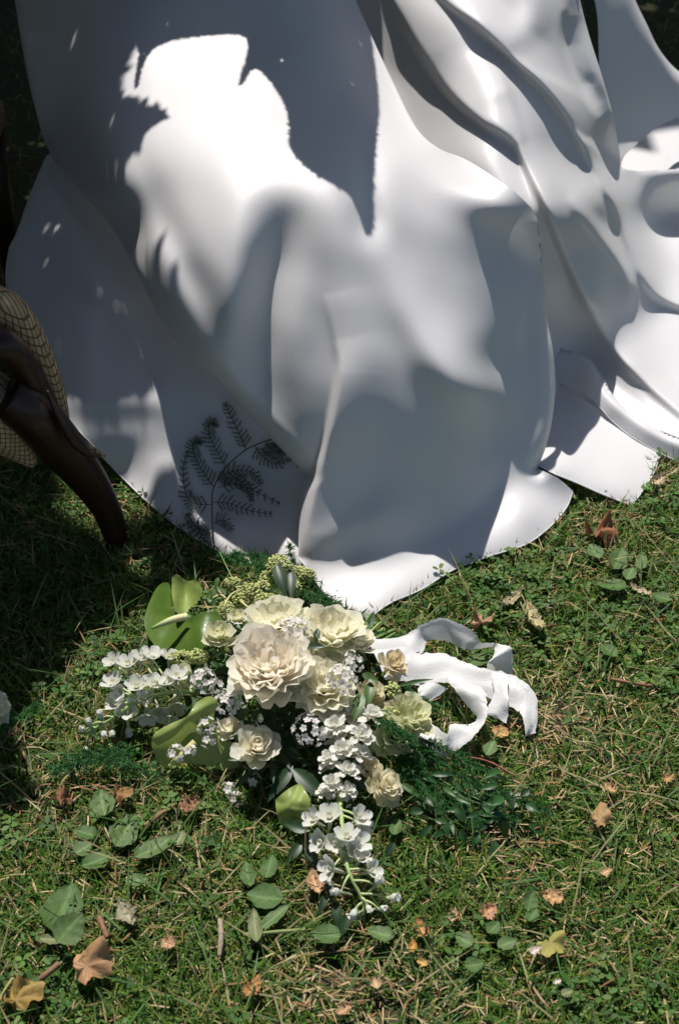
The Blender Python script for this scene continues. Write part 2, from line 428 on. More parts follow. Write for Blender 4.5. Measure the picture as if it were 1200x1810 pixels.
C_str = [
 (C_F1 + [(963, 450), (985, 540)], [.035, .04, .045, .042, .034, .022, .016, .012, .008, .004, 0], 18, 130, 'e'),
 ([(860, 205), (905, 243), (955, 335), (995, 435), (1038, 533), (1085, 615), (1148, 680), (1230, 750)], [.0, .012, .030, .034, .032, .026, .020, .014], 16, 44, 'e'),
 ([(975, 430), (1000, 520), (1035, 600), (1085, 672), (1150, 735)], [0, -.022, -.026, -.022, -.01], 30, 18),
 # second rope
 ([(740, -60), (790, 0), (850, 48), (910, 105), (960, 150), (1002, 205), (1045, 285), (1082, 355), (1112, 430), (1138, 492), (1168, 526), (1230, 548)], [.03, .034, .038, .042, .044, .046, .046, .046, .044, .04, .034, .026], 13, 62, 'e'),
 ([(950, 180), (995, 250), (1035, 335), (1075, 410), (1105, 470)], [-.008, -.016, -.02, -.018, -.006], 60, 26),
 ([(862, 80), (893, 160), (920, 240)], [.0, .018, .006], 70, 16, 'e'),
 ([(1003, 345), (1045, 402), (1085, 450), (1113, 500), (1108, 550)], [.0, .020, .024, .022, .0], 16, 26, 'e'),
 ([(1055, 440), (1082, 490), (1092, 540)], [0, -.012, 0], 16, 12, 'e'),
 ([(900, 85), (965, 125), (1035, 165), (1052, 190)], [-.0, -.010, -.008, 0], 14, 40, 'e'),
 ([(985, 360), (1015, 450), (1050, 530)], [0, -.014, 0], 14, 34, 'e'),
 # cowl and folds at the top
 ([(820, -30), (880, 34), (915, 54), (940, 22), (942, -30)], [.02, .026, .028, .02, .016], 46, 26),
 ([(1000, 28), (1003, 80), (1028, 150), (1062, 205)], [-.01, -.036, -.04, 0], 12, 46, 'e'),
 # rope along the back of the train and its shaded underside
 ([(1040, 255), (1080, 292), (1125, 306), (1200, 303), (1290, 302)], [.02, .034, .036, .036, .036], 70, 12, 'e'),
 ([(1065, 360), (1110, 395), (1160, 398), (1290, 380)], [-.0, -.022, -.028, -.028], 42, 60),
]
dress_part('train', C_out, C_ctrl, C_str, 2.6, M_dress, wob=.0012, blur=5.0, rolls=[([(1098, 296), (1085, 215), (1065, 140), (1040, 60), (1022, -10)], 16, .025)])

# panel hanging in shade at the far right and the train lying flat behind it
P_out = [(1000, -60, 1), (1050, 0), (1060, 140), (1080, 300), (1098, 290, 1), (1104, 274), (1135, 246), (1165, 222), (1210, 203), (1260, 190, 1), (1260, 160, 1), (1200, 127), (1165, 88), (1142, 42), (1122, 0), (1100, -60), (1080, -150, 1)]
P_ctrl = [(1000, -60, .5), (1080, -150, .5), (1050, 0, .40), (1100, 0, .38), (1122, 0, .36), (1060, 140, .26), (1110, 120, .245), (1165, 88, .26), (1200, 127, .20), (1260, 160, .17),
          (1098, 290, .09), (1135, 246, .10), (1165, 222, .105), (1260, 190, .12), (1080, 300, .09), (1130, 180, .17)]
P_right = [(1260, 160), (1200, 127), (1165, 88), (1142, 42), (1122, 0), (1100, -60)]
dress_part('skirt_panel', P_out, P_ctrl, [([(1080, 60), (1120, 150), (1190, 200)], [.0, .012, 0], 40, 40)], 5, M_dress, rolls=[(P_right, 22, .03)])
T_out = [(1040, 330, 1), (1040, 200), (1120, 190), (1280, 170, 1), (1290, 330, 1)]
T_ctrl = [(1040, 330, .02), (1040, 200, .02), (1120, 190, .02), (1280, 170, .02), (1290, 330, .02), (1160, 260, .025)]
dress_part('train', T_out, T_ctrl, [], 8, M_dress)

# two loose hems at the lower right
E1_out = [(945, 610, 1), (983, 614), (1010, 622), (1042, 636), (1066, 668), (1085, 702), (1118, 735), (1160, 758), (1215, 780, 1), (1215, 800), (1196, 816, 1), (1176, 806), (1160, 798), (1120, 775), (1085, 748), (1052, 712), (1020, 690), (990, 678), (945, 665, 1)]
E1_ctrl = [(945, 610, .085), (983, 614, .082), (1042, 636, .080), (1085, 702, .066), (1160, 758, .05), (1215, 780, .046), (1196, 816, .008), (1160, 798, .014), (1120, 775, .02), (1085, 748, .026), (1052, 712, .042), (1020, 690, .048), (975, 655, .06), (945, 665, .06)]
h1 = dress_part('skirt_panel', E1_out, E1_ctrl, [([(1000, 640), (1040, 668), (1080, 718), (1140, 768)], [.004, .012, .014, .008], 26, 26), ([(1000, 658), (1020, 670), (1032, 692)], [0, -.012, 0], 16, 16)], 3, M_dress, rolls=[([(983, 618), (1042, 636), (1085, 702), (1160, 758), (1215, 780)], 16, .02)])
E2_out = [(960, 640, 1), (1010, 690), (1090, 745), (1175, 795, 1), (1162, 812), (1158, 830), (1135, 868), (1116, 893, 1), (1100, 888), (1060, 872), (1015, 852), (975, 836), (935, 815, 1)]
E2_ctrl = [(960, 640, .045), (1010, 690, .036), (1090, 745, .024), (1175, 795, .012), (1162, 812, .012), (1135, 868, .012), (1116, 893, .008), (1060, 872, .03), (1015, 852, .045), (975, 836, .055), (935, 815, .06), (1050, 800, .035), (990, 760, .045), (1110, 820, .022)]
h2 = dress_part('skirt_panel', E2_out, E2_ctrl, [([(960, 828), (1000, 815), (1040, 812)], [.012, .014, 0], 22, 20), ([(1070, 800), (1095, 840), (1112, 885)], [0, .008, .004], 26, 26)], 4, M_dress)

hem(hA, [(527, 985), (545, 1008), (575, 1050), (628, 1097)]); hem(hA, [(628, 1097), (655, 1090), (690, 1066), (745, 1042), (800, 1008), (860, 985), (930, 962), (975, 928), (1002, 895), (1012, 868)])
hem(hB, [(118, 742), (150, 772), (205, 832), (262, 888), (330, 942), (392, 978)]); hem(h1, [(1196, 816), (1176, 806), (1160, 798), (1120, 775), (1085, 748), (1052, 712)])
hem(h2, [(1175, 795), (1162, 812), (1158, 830), (1135, 868), (1116, 893)]); hem(h2, [(1116, 893), (1100, 888), (1060, 872), (1015, 852), (975, 836)])
# ------------------------------------------------------------------ the seated bride above the picture, and unseen leaf masses added to cast shade
def skin_body(name, joints, bones, material, parent=None, sub=2, root=0):
    me = bpy.data.meshes.new(name)
    me.from_pydata([j[:3] for j in joints], bones, []); me.update()
    o = obj(name, me, parent)
    md = o.modifiers.new('skin', 'SKIN')
    for i, j in enumerate(joints):
        r = j[3]; me.skin_vertices[0].data[i].radius = (r, r*(j[4] if len(j) > 4 else 1))
    me.skin_vertices[0].data[root].use_root = True
    md.use_smooth_shade = True
    s = o.modifiers.new('sub', 'SUBSURF'); s.levels = sub; s.render_levels = sub
    me.materials.append(material)
    return o
M_skin = mat('skin', (0.62, 0.42, 0.32), 0.5, 0.4, noise_amt=0.08, noise_scale=20)
M_hair = mat('dark_hair', (0.05, 0.03, 0.02), 0.5, 0.4, bump=0.6, bump_scale=60)
bride = empty('person', (-.12, 2.62, 0))
tag(bride, 'seated bride with dark hair in the white dress', 'person')
bpy.context.view_layer.update(); binv = Matrix.Translation(-bride.location)
BX, BY = -.17, .33
J = [(-.13, 2.74, .62, .12, .8), (-.13, 2.76, .78, .10, .75), (-.12, 2.77, .94, .12, .75), (-.105, 2.77, 1.05, .10, .6), (-.09, 2.76, 1.12, .045), (-.08, 2.74, 1.19, .055), (-.065, 2.71, 1.27, .088, 1.0), (-.06, 2.71, 1.34, .07),
     (-.27, 2.77, 1.03, .05), (-.36, 2.76, .88, .038), (-.33, 2.70, .75, .030), (-.28, 2.66, .735, .024),
     (.06, 2.77, 1.03, .05), (.15, 2.76, .87, .038), (.12, 2.70, .75, .030), (.07, 2.66, .735, .024)]
B_ = [(0, 1), (1, 2), (2, 3), (3, 4), (4, 5), (5, 6), (6, 7), (3, 8), (8, 9), (9, 10), (10, 11), (3, 12), (12, 13), (13, 14), (14, 15)]
b = skin_body('body', [(j[0]+BX, j[1]+BY)+j[2:] for j in J], B_, M_skin, bride); b.matrix_parent_inverse = binv
hj = [(j[0]+BX, j[1]+BY)+j[2:] for j in [(-.065, 2.745, 1.30, .10), (-.062, 2.73, 1.36, .085), (-.08, 2.82, 1.22, .07), (-.09, 2.86, 1.10, .06)]]
b = skin_body('hair', hj, [(0, 1), (0, 2), (2, 3)], M_hair, bride); b.matrix_parent_inverse = binv
bod = skin_body('bodice', [(j[0]+BX, j[1]+BY)+j[2:] for j in [(-.13, 2.74, .60, .15, .85), (-.13, 2.76, .78, .112, .78), (-.12, 2.77, .93, .135, .78), (-.115, 2.77, 1.0, .13, .6)]], [(0, 1), (1, 2), (2, 3)], M_dress, bride); bod.matrix_parent_inverse = binv

M_leafy = mat('tree_leaf', (0.045, 0.075, 0.02), 0.5, 0.4, trans=0.25, attr=True)
M_bark = mat('bark', (0.12, 0.085, 0.06), 0.9, 0.2, noise_amt=0.6, noise_scale=40, bump=1.0, bump_scale=60)
def leaf_quad(acc, c, size, nrm, spin, col):
    """a folded pointed leaf of six triangles"""
    q = Vector(nrm).to_track_quat('Z', 'Y').to_matrix() @ Matrix.Rotation(spin, 3, 'Z')
    P = np.array([(0, -.55, 0), (.26, -.15, .06), (.22, .2, .05), (0, .55, -.03), (-.22, .2, .05), (-.26, -.15, .06), (0, 0, -.02)])*size
    V = P @ np.array(q.transposed()) + np.array(c)
    acc.add(V, np.array([[6, 0, 1], [6, 1, 2], [6, 2, 3], [6, 3, 4], [6, 4, 5], [6, 5, 0]]), col)
def shade_leaves(acc, poly, zsurf, zc, dens, size, thick=.25, smooth=True):
    """added leaves, projected along the sun so their shade fills poly"""
    P = catmull(poly, 5, closed=True) if smooth else np.array(poly, float)
    Q = []
    for x, y in P:
        g = G(x, y, zsurf) if not callable(zsurf) else zsurf(x, y)
        zs = g.z; Q.append(g + SUN*((zc-zs)/SUN.z))
    Q2 = np.array([(q.x, q.y) for q in Q]); x0, y0 = Q2.min(0); x1, y1 = Q2.max(0)
    n = int((x1-x0)*(y1-y0)*dens)
    X = rng.uniform(x0, x1, n); Y = rng.uniform(y0, y1, n); k = inside(X, Y, Q2)
    for x, y in zip(X[k], Y[k]):
        dz = rng.uniform(-thick, thick)
        c = Vector((x, y, zc)) + SUN*(dz/SUN.z)
        nr = Vector((rng.normal(0, .35), rng.normal(0, .35), 1)) + SUN*.5
        g = rng.uniform(.7, 1.3)
        leaf_quad(acc, c, size*rng.uniform(.7, 1.25), nr, rng.uniform(0, 6.3), (0.05*g, 0.085*g, 0.022*g))
caster_leaves = Acc()
_A = tps([(a, b_, depth_of(a, b_, z)) for a, b_, z in A_ctrl])
_Bd = tps([(a, b_, depth_of(a, b_, z)) for a, b_, z in B_ctrl])
def on_left(x, y): return Vector(pt(np.array(float(x)), np.array(float(y)), float(_Bd(np.array([float(x)]), np.array([float(y)]))[0])))
def on_lap(x, y): return Vector(pt(np.array(float(x)), np.array(float(y)), float(_A(np.array([float(x)]), np.array([float(y)]))[0])))
# unseen leaves added to shade chosen outlines on grass, skirt and lap
shade_leaves(caster_leaves, [(-420, 800), (-60, 840), (60, 905), (120, 950), (205, 975), (245, 915), (275, 885), (340, 935), (398, 1020), (285, 1058), (205, 1095), (128, 1155), (92, 1212), (45, 1225), (38, 1330), (50, 1410), (-60, 1480), (-420, 1520)], 0.0, 1.75, 2600, .065)
shade_leaves(caster_leaves, [(-420, 700), (-20, 740), (66, 830), (125, 925), (180, 985), (120, 1010), (-420, 1010)], 0.0, 1.75, 2600, .06)
shade_leaves(caster_leaves, [(-420, -60), (70, -60), (110, 300), (70, 560), (-420, 820)], 0.0, 1.8, 1400, .085)
shade_leaves(caster_leaves, [(-60, 240), (70, 240), (180, 350), (262, 480), (330, 560), (335, 610), (270, 650), (262, 690), (240, 712), (222, 700), (205, 712), (180, 715), (118, 722), (40, 730), (-60, 730)], on_left, 1.5, 13000, .036, thick=.1)
shade_leaves(caster_leaves, [(-60, -80), (240, -80), (262, 40), (230, 90), (205, 170), (150, 225), (142, 300), (165, 390), (210, 480), (110, 430), (20, 200)], on_lap, 1.9, 24000, .028, thick=.04)
shade_leaves(caster_leaves, [(100, -140), (236, 40), (240, 150), (252, 112), (276, 82), (330, 66), (425, 60), (440, 90), (424, 150), (455, 120), (508, 190), (516, 262), (562, 308), (605, 330), (632, 352), (650, 392), (657, 300), (668, 190), (650, 40), (630, -140)], on_lap, 1.12, 260000, .010, thick=.012)  # added leaves stand in for the bride's own shadow on the lap
for i in range(17000):                         # leaf mass added at the left to block the sky
    v = rng.normal(0, 1, 3); v /= np.linalg.norm(v); r = rng.uniform(.2, 1)**.5
    c = np.array([-2.6, 1.9, 2.6])+v*r*np.array([2.0, 2.9, 1.9])
    if math.sin(c[0]*4+1)*math.sin(c[1]*3.4)*math.sin(c[2]*4.2) > .45 or c[0] > -.62-.135*c[2] or c[2] < .8: continue
    gg = rng.uniform(.6, 1.3); leaf_quad(caster_leaves, c, rng.uniform(.11, .19), (rng.normal(0, .5), rng.normal(0, .5), 1), rng.uniform(0, 6.3), (0.05*gg, 0.085*gg, 0.022*gg))
for i in range(9500):                          # leaves added overhead to cut sky light, with a gap left for the sun
    c = np.array([rng.uniform(-5, 4.5), rng.uniform(-.8, 7), rng.uniform(3.1, 4.9)])
    q = c - np.array(SUN)*((c[2]-.3)/SUN.z)
    if -.85 < q[0] < 2.3+.3*math.sin(q[1]*3) and -.6 < q[1] < 3.45+.15*math.sin(q[0]*7): continue
    gg = rng.uniform(.6, 1.3); leaf_quad(caster_leaves, c, rng.uniform(.22, .34), (rng.normal(0, .4), rng.normal(0, .4), 1), rng.uniform(0, 6.3), (0.05*gg, 0.085*gg, 0.022*gg))
shadow_caster = empty('added_shade_caster', (-2.3, 3.4, 0))  # out of view, put here for the shade it casts
tag(shadow_caster, 'unseen leafy mass added to shade the dress and lawn and cut sky light', 'shadow_caster')
bpy.context.view_layer.update(); tinv = Matrix.Translation(-shadow_caster.location)
cr = obj('caster_leaves', caster_leaves.mesh('caster_leaves', M_leafy, False), shadow_caster); cr.matrix_parent_inverse = tinv
acc = Acc()
tp = catmull([(-2.3, 3.4, -.1), (-2.28, 3.42, .9), (-2.2, 3.4, 1.9), (-2.0, 3.3, 3.0)], 6); acc.add(*tube_vf(tp, np.linspace(.17, .08, len(tp)), 10))
for e in [(-.5, 6.4, 4.0), (-2.9, 0, 3.9), (-.9, 2.9, 1.78), (-.8, 2.5, 1.74), (-.75, 3.1, 1.8)]:
    lp = catmull([(-2.24, 3.41, 1.35), (-2.0, 3.3, 2.9) if e[2] > 3 else (-1.6, 3.1, 1.75), (np.array(e)*.6+np.array([-2, 3.3, 3.9])*.4).tolist() if e[2] > 3 else (np.array(e)*.6+np.array([-1.5, 3, 1.8])*.4).tolist(), e], 6); acc.add(*tube_vf(lp, np.linspace(.05, .01, len(lp)), 6))
trk = obj('caster_trunk', acc.mesh('caster_trunk', M_bark), shadow_caster); trk.matrix_parent_inverse = tinv  # trunk and limbs made up to carry the added leaves

# unseen leaf mass added at the left to block low sky light
sky_blocker = empty('sky_blocker', (-1.5, 1.2, 0)); tag(sky_blocker, 'unseen dense foliage added left of the chair to block sky light', 'sky_blocker')
bpy.context.view_layer.update(); sh_inv = Matrix.Translation(-sky_blocker.location); acc = Acc()
for i in range(5200):
    v = rng.normal(0, 1, 3); v /= np.linalg.norm(v); c = np.array([-1.62, 1.35, .75])+v*rng.uniform(.55, 1)*np.array([.72, 1.35, .9])
    if c[2] < .02 or c[0] > -.78: continue
    gg = rng.uniform(.6, 1.3); leaf_quad(acc, c, rng.uniform(.06, .11), v+rng.normal(0, .4, 3), rng.uniform(0, 6.3), (0.03*gg, 0.05*gg, 0.016*gg))
o = obj('foliage', acc.mesh('foliage', M_leafy, False), sky_blocker); o.matrix_parent_inverse = sh_inv; acc = Acc()
for x, y in ((-1.7, .8), (-1.5, 1.2), (-1.65, 1.7)): acc.add(*tube_vf([(x, y, -.05), (x+.05, y+.02, .5), (x-.04, y-.03, 1.2)], [.03, .022, .01], 6))
o = obj('stems', acc.mesh('stems', M_bark), sky_blocker); o.matrix_parent_inverse = sh_inv
# dark hedge beyond the train
hedge = Acc()
for i in range(15000):
    x = rng.uniform(-5, 5); y = 4.35 + rng.uniform(0, 1.1); z = rng.uniform(0, 1)**.8*(1.55+.85*(y-4.35))
    if y-4.35 < .25*abs(math.sin(x*3)+math.sin(z*5+x)): continue
    g = rng.uniform(.6, 1.3)
    leaf_quad(hedge, (x, y, z), rng.uniform(.07, .13), (rng.normal(0, .6), -1, rng.normal(.2, .6)), rng.uniform(0, 6.3), (0.03*g, 0.05*g, 0.016*g))
ho = empty('hedge', (0, 4.9, 0)); tag(ho, 'dark hedge standing in shade behind the dress', 'hedge')
bpy.context.view_layer.update(); hinv = Matrix.Translation(-ho.location)
h = obj('foliage', hedge.mesh('foliage', M_leafy, False), ho); h.matrix_parent_inverse = hinv
acc = Acc()
for x in np.arange(-4.6, 5, .8):
    acc.add(*tube_vf([(x, 5.0, -.05), (x+.05, 5.02, .8), (x-.03, 4.98, 1.5)], [.03, .025, .012], 6))
h = obj('stems', acc.mesh('stems', M_bark), ho); h.matrix_parent_inverse = hinv
# ------------------------------------------------------------------ the wooden chair at the left
M_tweed = bpy.data.materials.new('woven_upholstery'); M_tweed.use_nodes = True
def _tweed():
    n = M_tweed.node_tree.nodes; L = M_tweed.node_tree.links; b = n['Principled BSDF']
    b.inputs['Roughness'].default_value = 0.9; b.inputs['Specular IOR Level'].default_value = 0.15
    tc = n.new('ShaderNodeTexCoord'); mp = n.new('ShaderNodeMapping'); mp.inputs['Rotation'].default_value = (0.4, 0.5, 0.75)
    L.new(tc.outputs['Object'], mp.inputs[0])
    br = n.new('ShaderNodeTexBrick'); br.inputs['Scale'].default_value = 75; br.inputs['Mortar Size'].default_value = 0.06
    br.inputs['Brick Width'].default_value = 0.5; br.inputs['Row Height'].default_value = 0.5; br.offset = 0.0
    br.inputs['Color1'].default_value = (0.52, 0.39, 0.24, 1); br.inputs['Color2'].default_value = (0.40, 0.29, 0.17, 1); br.inputs['Mortar'].default_value = (0.16, 0.10, 0.05, 1)
    L.new(mp.outputs[0], br.inputs['Vector'])
    L.new(br.outputs['Color'], b.inputs['Base Color'])
    bp = n.new('ShaderNodeBump'); bp.inputs['Strength'].default_value = 0.7; bp.inputs['Distance'].default_value = 0.002
    L.new(br.outputs['Fac'], bp.inputs['Height']); bp.invert = True
    L.new(bp.outputs[0], b.inputs['Normal'])
_tweed()
M_wood = mat('polished_wood', (0.032, 0.012, 0.006), 0.45, 0.35, noise_amt=0.5, noise_scale=14, coat=0.1)
chair = empty('chair', G(200, 955, 0)); bpy.context.view_layer.update(); cinv = Matrix.Translation(-chair.location)
tag(chair, 'dark polished wooden chair with tan woven upholstery at the left edge', 'chair')
def cpart(name, acc, m):
    o = obj(name, acc.mesh(name, m), chair); o.matrix_parent_inverse = cinv; return o
def px_tube(pts, k=10, n=7):
    """pts: picture x, y, height, radius in picture pixels"""
    P = [np.array(G(a, b_, z)) for a, b_, z, r in pts]
    rr = [r*mpx(p) for p, (a, b_, z, r) in zip(P, pts)]
    C = catmull([list(p)+[r] for p, r in zip(P, rr)], n)
    return tube_vf(C[:, :3], np.maximum(C[:, 3], .0008), k)
acc = Acc(); acc.add(*px_tube([(-160, 560, .43, 40), (-60, 540, .44, 38), (0, 541, .435, 35), (32, 566, .41, 31), (58, 606, .37, 28), (80, 655, .325, 25), (98, 706, .275, 21), (112, 752, .23, 13)], 14)); cpart('seat_roll', acc, M_tweed)
acc = Acc(); acc.add(*px_tube([(-120, 640, .40, 46), (-40, 612, .41, 40), (10, 612, .405, 30), (42, 645, .365, 26), (72, 700, .31, 24), (100, 752, .255, 20), (128, 790, .21, 14)], 12)); cpart('seat_rail', acc, M_wood)
acc = Acc(); acc.add(*px_tube([(10, 700, .33, 40), (60, 735, .29, 44), (110, 790, .215, 42), (155, 845, .14, 34), (188, 900, .07, 26), (206, 948, .015, 22), (210, 958, .0, 23)], 12)); cpart('leg', acc, M_wood)
acc = Acc(); acc.add(*px_tube([(84, 690, .335, 3), (104, 735, .30, 7), (128, 778, .26, 8), (152, 800, .235, 5), (182, 809, .225, 1)], 8)); cpart('carved_scroll', acc, M_wood)
acc = Acc(); acc.add(*px_tube([(112, 738, .23, 3), (128, 760, .215, 6), (152, 785, .19, 6), (186, 806, .16, 2)], 8)); cpart('piping', acc, M_tweed)
acc = Acc(); acc.add(*px_tube([(-120, 690, .33, 60), (-30, 715, .30, 66), (20, 770, .24, 44), (60, 822, .19, 8)], 12)); cpart('seat_front', acc, M_tweed)
def bx(acc, x0, x1, y0, y1, z0, z1, b=.012):
    X = [x0, x0+b, x1-b, x1]; V = []
    for z, e in ((z0, b), (z0+b, 0), (z1-b, 0), (z1, b)):
        V += [(x0+e, y0+e, z), (x1-e, y0+e, z), (x1-e, y1-e, z), (x0+e, y1-e, z)]
    F = [[3, 2, 1, 0], [12, 13, 14, 15]]
    for l in range(3):
        for j in range(4): F.append([l*4+j, l*4+(j+1) % 4, l*4+4+(j+1) % 4, l*4+4+j])
    acc.add(V, F)
acc = Acc(); bx(acc, -1.05, -.60, 1.95, 2.42, .36, .46, .03); cpart('seat', acc, M_tweed)
acc = Acc(); bx(acc, -1.05, -.62, 2.42, 2.47, .44, .98, .015); cpart('backrest', acc, M_wood)
for x, y in ((-1.02, 1.93), (-1.02, 2.44), (-.64, 2.44)):
    acc = Acc(); acc.add(*tube_vf([(x, y, 0), (x, y, .2), (x, y, .42)], [.018, .022, .03], 10)); cpart('leg', acc, M_wood)
# ------------------------------------------------------------------ grass, clover and dry thatch
M_grass = mat('grass_blade', (0.06, 0.1, 0.03), 0.55, 0.22, trans=0.28, attr=True)
M_straw = mat('straw', (0.3, 0.22, 0.12), 0.8, 0.2, attr=True)
HEM = [outline(A_out), outline(B_out), outline(E1_out), outline(E2_out), outline(C_out), outline(P_out)]
def proj(X, Y, Z):
    t = Y*CP - (Z-CAM_H)*SP; y = (Y*SP + (Z-CAM_H)*CP)/t; x = X/t
    return 600 + x*905/FV, 905 - y*905/FV
def vnoise(X, Y, s, seed):
    r = np.random.default_rng(seed); out = np.zeros_like(X)
    for k in range(5):
        f = s*(1.0+0.9*k); a = r.uniform(0, 6.28, 3); th = r.uniform(0, 6.28)
        out += np.sin(f*(X*math.cos(th)+Y*math.sin(th))+a[0]+1.3*np.sin(f*.6*(Y*math.cos(th)-X*math.sin(th))+a[1]))/(1+.5*k)
    return out/2.2
def spots(n_per, x0, x1, y0, y1):
    n = int(n_per*(x1-x0)*(y1-y0))
    return rng.uniform(x0, x1, n), rng.uniform(y0, y1, n)
def scatter(dens, far=True):
    A = [spots(dens, -.62, .68, .80, 2.0), spots(dens*.30, -.95, -.62, .8, 2.4), spots(dens*.30, .68, 1.0, .8, 2.4), spots(dens*.3, -.62, .68, 2.0, 2.4)]
    if far: A += [spots(dens*.05, -1.6, 1.8, 2.4, 4.6)]
    X = np.concatenate([a[0] for a in A]); Y = np.concatenate([a[1] for a in A])
    px, py = proj(X, Y, np.full_like(X, .004))
    k = np.ones(len(X), bool)
    for H in HEM: k &= ~inside(px, py, H)
    return X[k], Y[k]
BARE = [(600, 1745, 150, 60), (1000, 1270, 110, 60), (1050, 945, 40, 32), (930, 1560, 60, 60), (110, 1420, 60, 40), (210, 1405, 60, 26), (860, 1480, 70, 40), (1000, 1690, 80, 40), (700, 1780, 120, 40), (960, 1230, 60, 40)]
def bare(px, py):
    b = np.zeros_like(px)
    for x, y, a, c in BARE: b = np.maximum(b, np.exp(-((px-x)/a)**2-((py-y)/c)**2))
    return b
def blades(X, Y, L, W, az, lean, col, bend):
    """three-part blades; lean = angle from upright"""
    n = len(X); d = np.stack([np.cos(az), np.sin(az)], -1); s = np.stack([-np.sin(az), np.cos(az)], -1)
    V = np.zeros((n, 7, 3)); C = np.zeros((n, 7, 3))
    h = np.zeros(n); r = np.zeros(n)
    for i, (f, w) in enumerate(((0, .8), (.35, 1.0), (.72, .75))):
        for j, sg in ((0, -1), (1, 1)):
            V[:, 2*i+j, 0] = X + d[:, 0]*r + sg*s[:, 0]*W*w*.5
            V[:, 2*i+j, 1] = Y + d[:, 1]*r + sg*s[:, 1]*W*w*.5
            V[:, 2*i+j, 2] = h
            C[:, 2*i+j] = col
        a = lean + bend*f
        r = r + np.sin(a)*L*.36; h = np.maximum(h + np.cos(a)*L*.36, .002)
    V[:, 6, 0] = X + d[:, 0]*r; V[:, 6, 1] = Y + d[:, 1]*r; V[:, 6, 2] = h; C[:, 6] = col
    o = 7*np.arange(n)[:, None]
    F = np.concatenate([o+[0, 1, 3, 2], o+[2, 3, 5, 4]], 0); T = o+[4, 5, 6]
    return V.reshape(-1, 3), F, T, C.reshape(-1, 3)
def add_blades(acc, *a):
    V, F, T, C = blades(*a); acc.add(V, F, C)
    acc.F.append(np.concatenate([T, T[:, 2:3]], 1) + acc.n - len(V))
def pal(n, cols, jit=.25):
    c = np.array(cols)[rng.integers(0, len(cols), n)]
    return c*rng.uniform(1-jit, 1+jit, (n, 1))*rng.uniform(.92, 1.08, (n, 3))
g = Acc()
X, Y = scatter(62000); px, py = proj(X, Y, np.zeros_like(X)); n = len(X)
keep = rng.uniform(0, 1, n) > bare(px, py)*.8
X, Y, px, py = X[keep], Y[keep], px[keep], py[keep]; n = len(X)
patch = vnoise(X, Y, 13, 3)
col = pal(n, [(.045, .125, .014), (.07, .165, .018), (.10, .19, .022), (.03, .085, .014), (.14, .21, .03), (.19, .22, .05)])
dry = rng.uniform(0, 1, n) < np.clip(.10+.16*patch, .03, .4)
col[dry] = pal(int(dry.sum()), [(.26, .23, .10), (.32, .25, .13), (.20, .18, .07), (.36, .30, .17)])
add_blades(g, X, Y, rng.uniform(.012, .034, n)*(1+.35*vnoise(X, Y, 9, 5)), rng.uniform(.0012, .0027, n), rng.uniform(0, 6.283, n), np.clip(rng.normal(.95, .35, n), .1, 1.5), col, rng.uniform(0, .9, n))
# longer blades lying about
X, Y = scatter(1500, False); n = len(X); la = rng.uniform(0, 6.283, n)
k = np.ones(n, bool)
for f in (.03, .06):
    px, py = proj(X+f*np.cos(la), Y+f*np.sin(la), np.full(n, .02))
    for H in HEM: k &= ~inside(px, py, H)
X, Y, la = X[k], Y[k], la[k]; n = len(X)
col = pal(n, [(.05, .12, .025), (.07, .14, .035), (.09, .15, .05), (.3, .26, .13)])
add_blades(g, X, Y, rng.uniform(.05, .11, n), rng.uniform(.0018, .0032, n), la, np.clip(rng.normal(1.1, .25, n), .5, 1.45), col, rng.uniform(.1, .5, n))
tag(obj('grass', g.mesh('grass', M_grass)), 'short clipped green grass covering the ground', 'grass', kind='stuff')
# dry thatch
th = Acc(); X, Y = scatter(11000, False); px, py = proj(X, Y, np.zeros_like(X)); n = len(X)
keep = rng.uniform(0, 1, n) < .35+.75*bare(px, py)+.25*vnoise(X, Y, 11, 8); X, Y = X[keep], Y[keep]; n = len(X)
col = pal(n, [(.34, .24, .13), (.26, .16, .08), (.42, .32, .19), (.22, .11, .05), (.30, .24, .12)])
V, F, T, C = blades(X, Y, rng.uniform(.008, .030, n), rng.uniform(.0010, .0022, n), rng.uniform(0, 6.283, n), np.clip(rng.normal(1.38, .15, n), .9, 1.6), col, rng.normal(0, .2, n))
V[:, 2] += np.repeat(rng.uniform(.003, .017, n), 7); th.add(V, F, C); th.F.append(np.concatenate([T, T[:, 2:3]], 1))
tag(obj('thatch', th.mesh('thatch', M_straw)), 'dry straw coloured thatch lying among the grass', 'dry grass', kind='stuff')
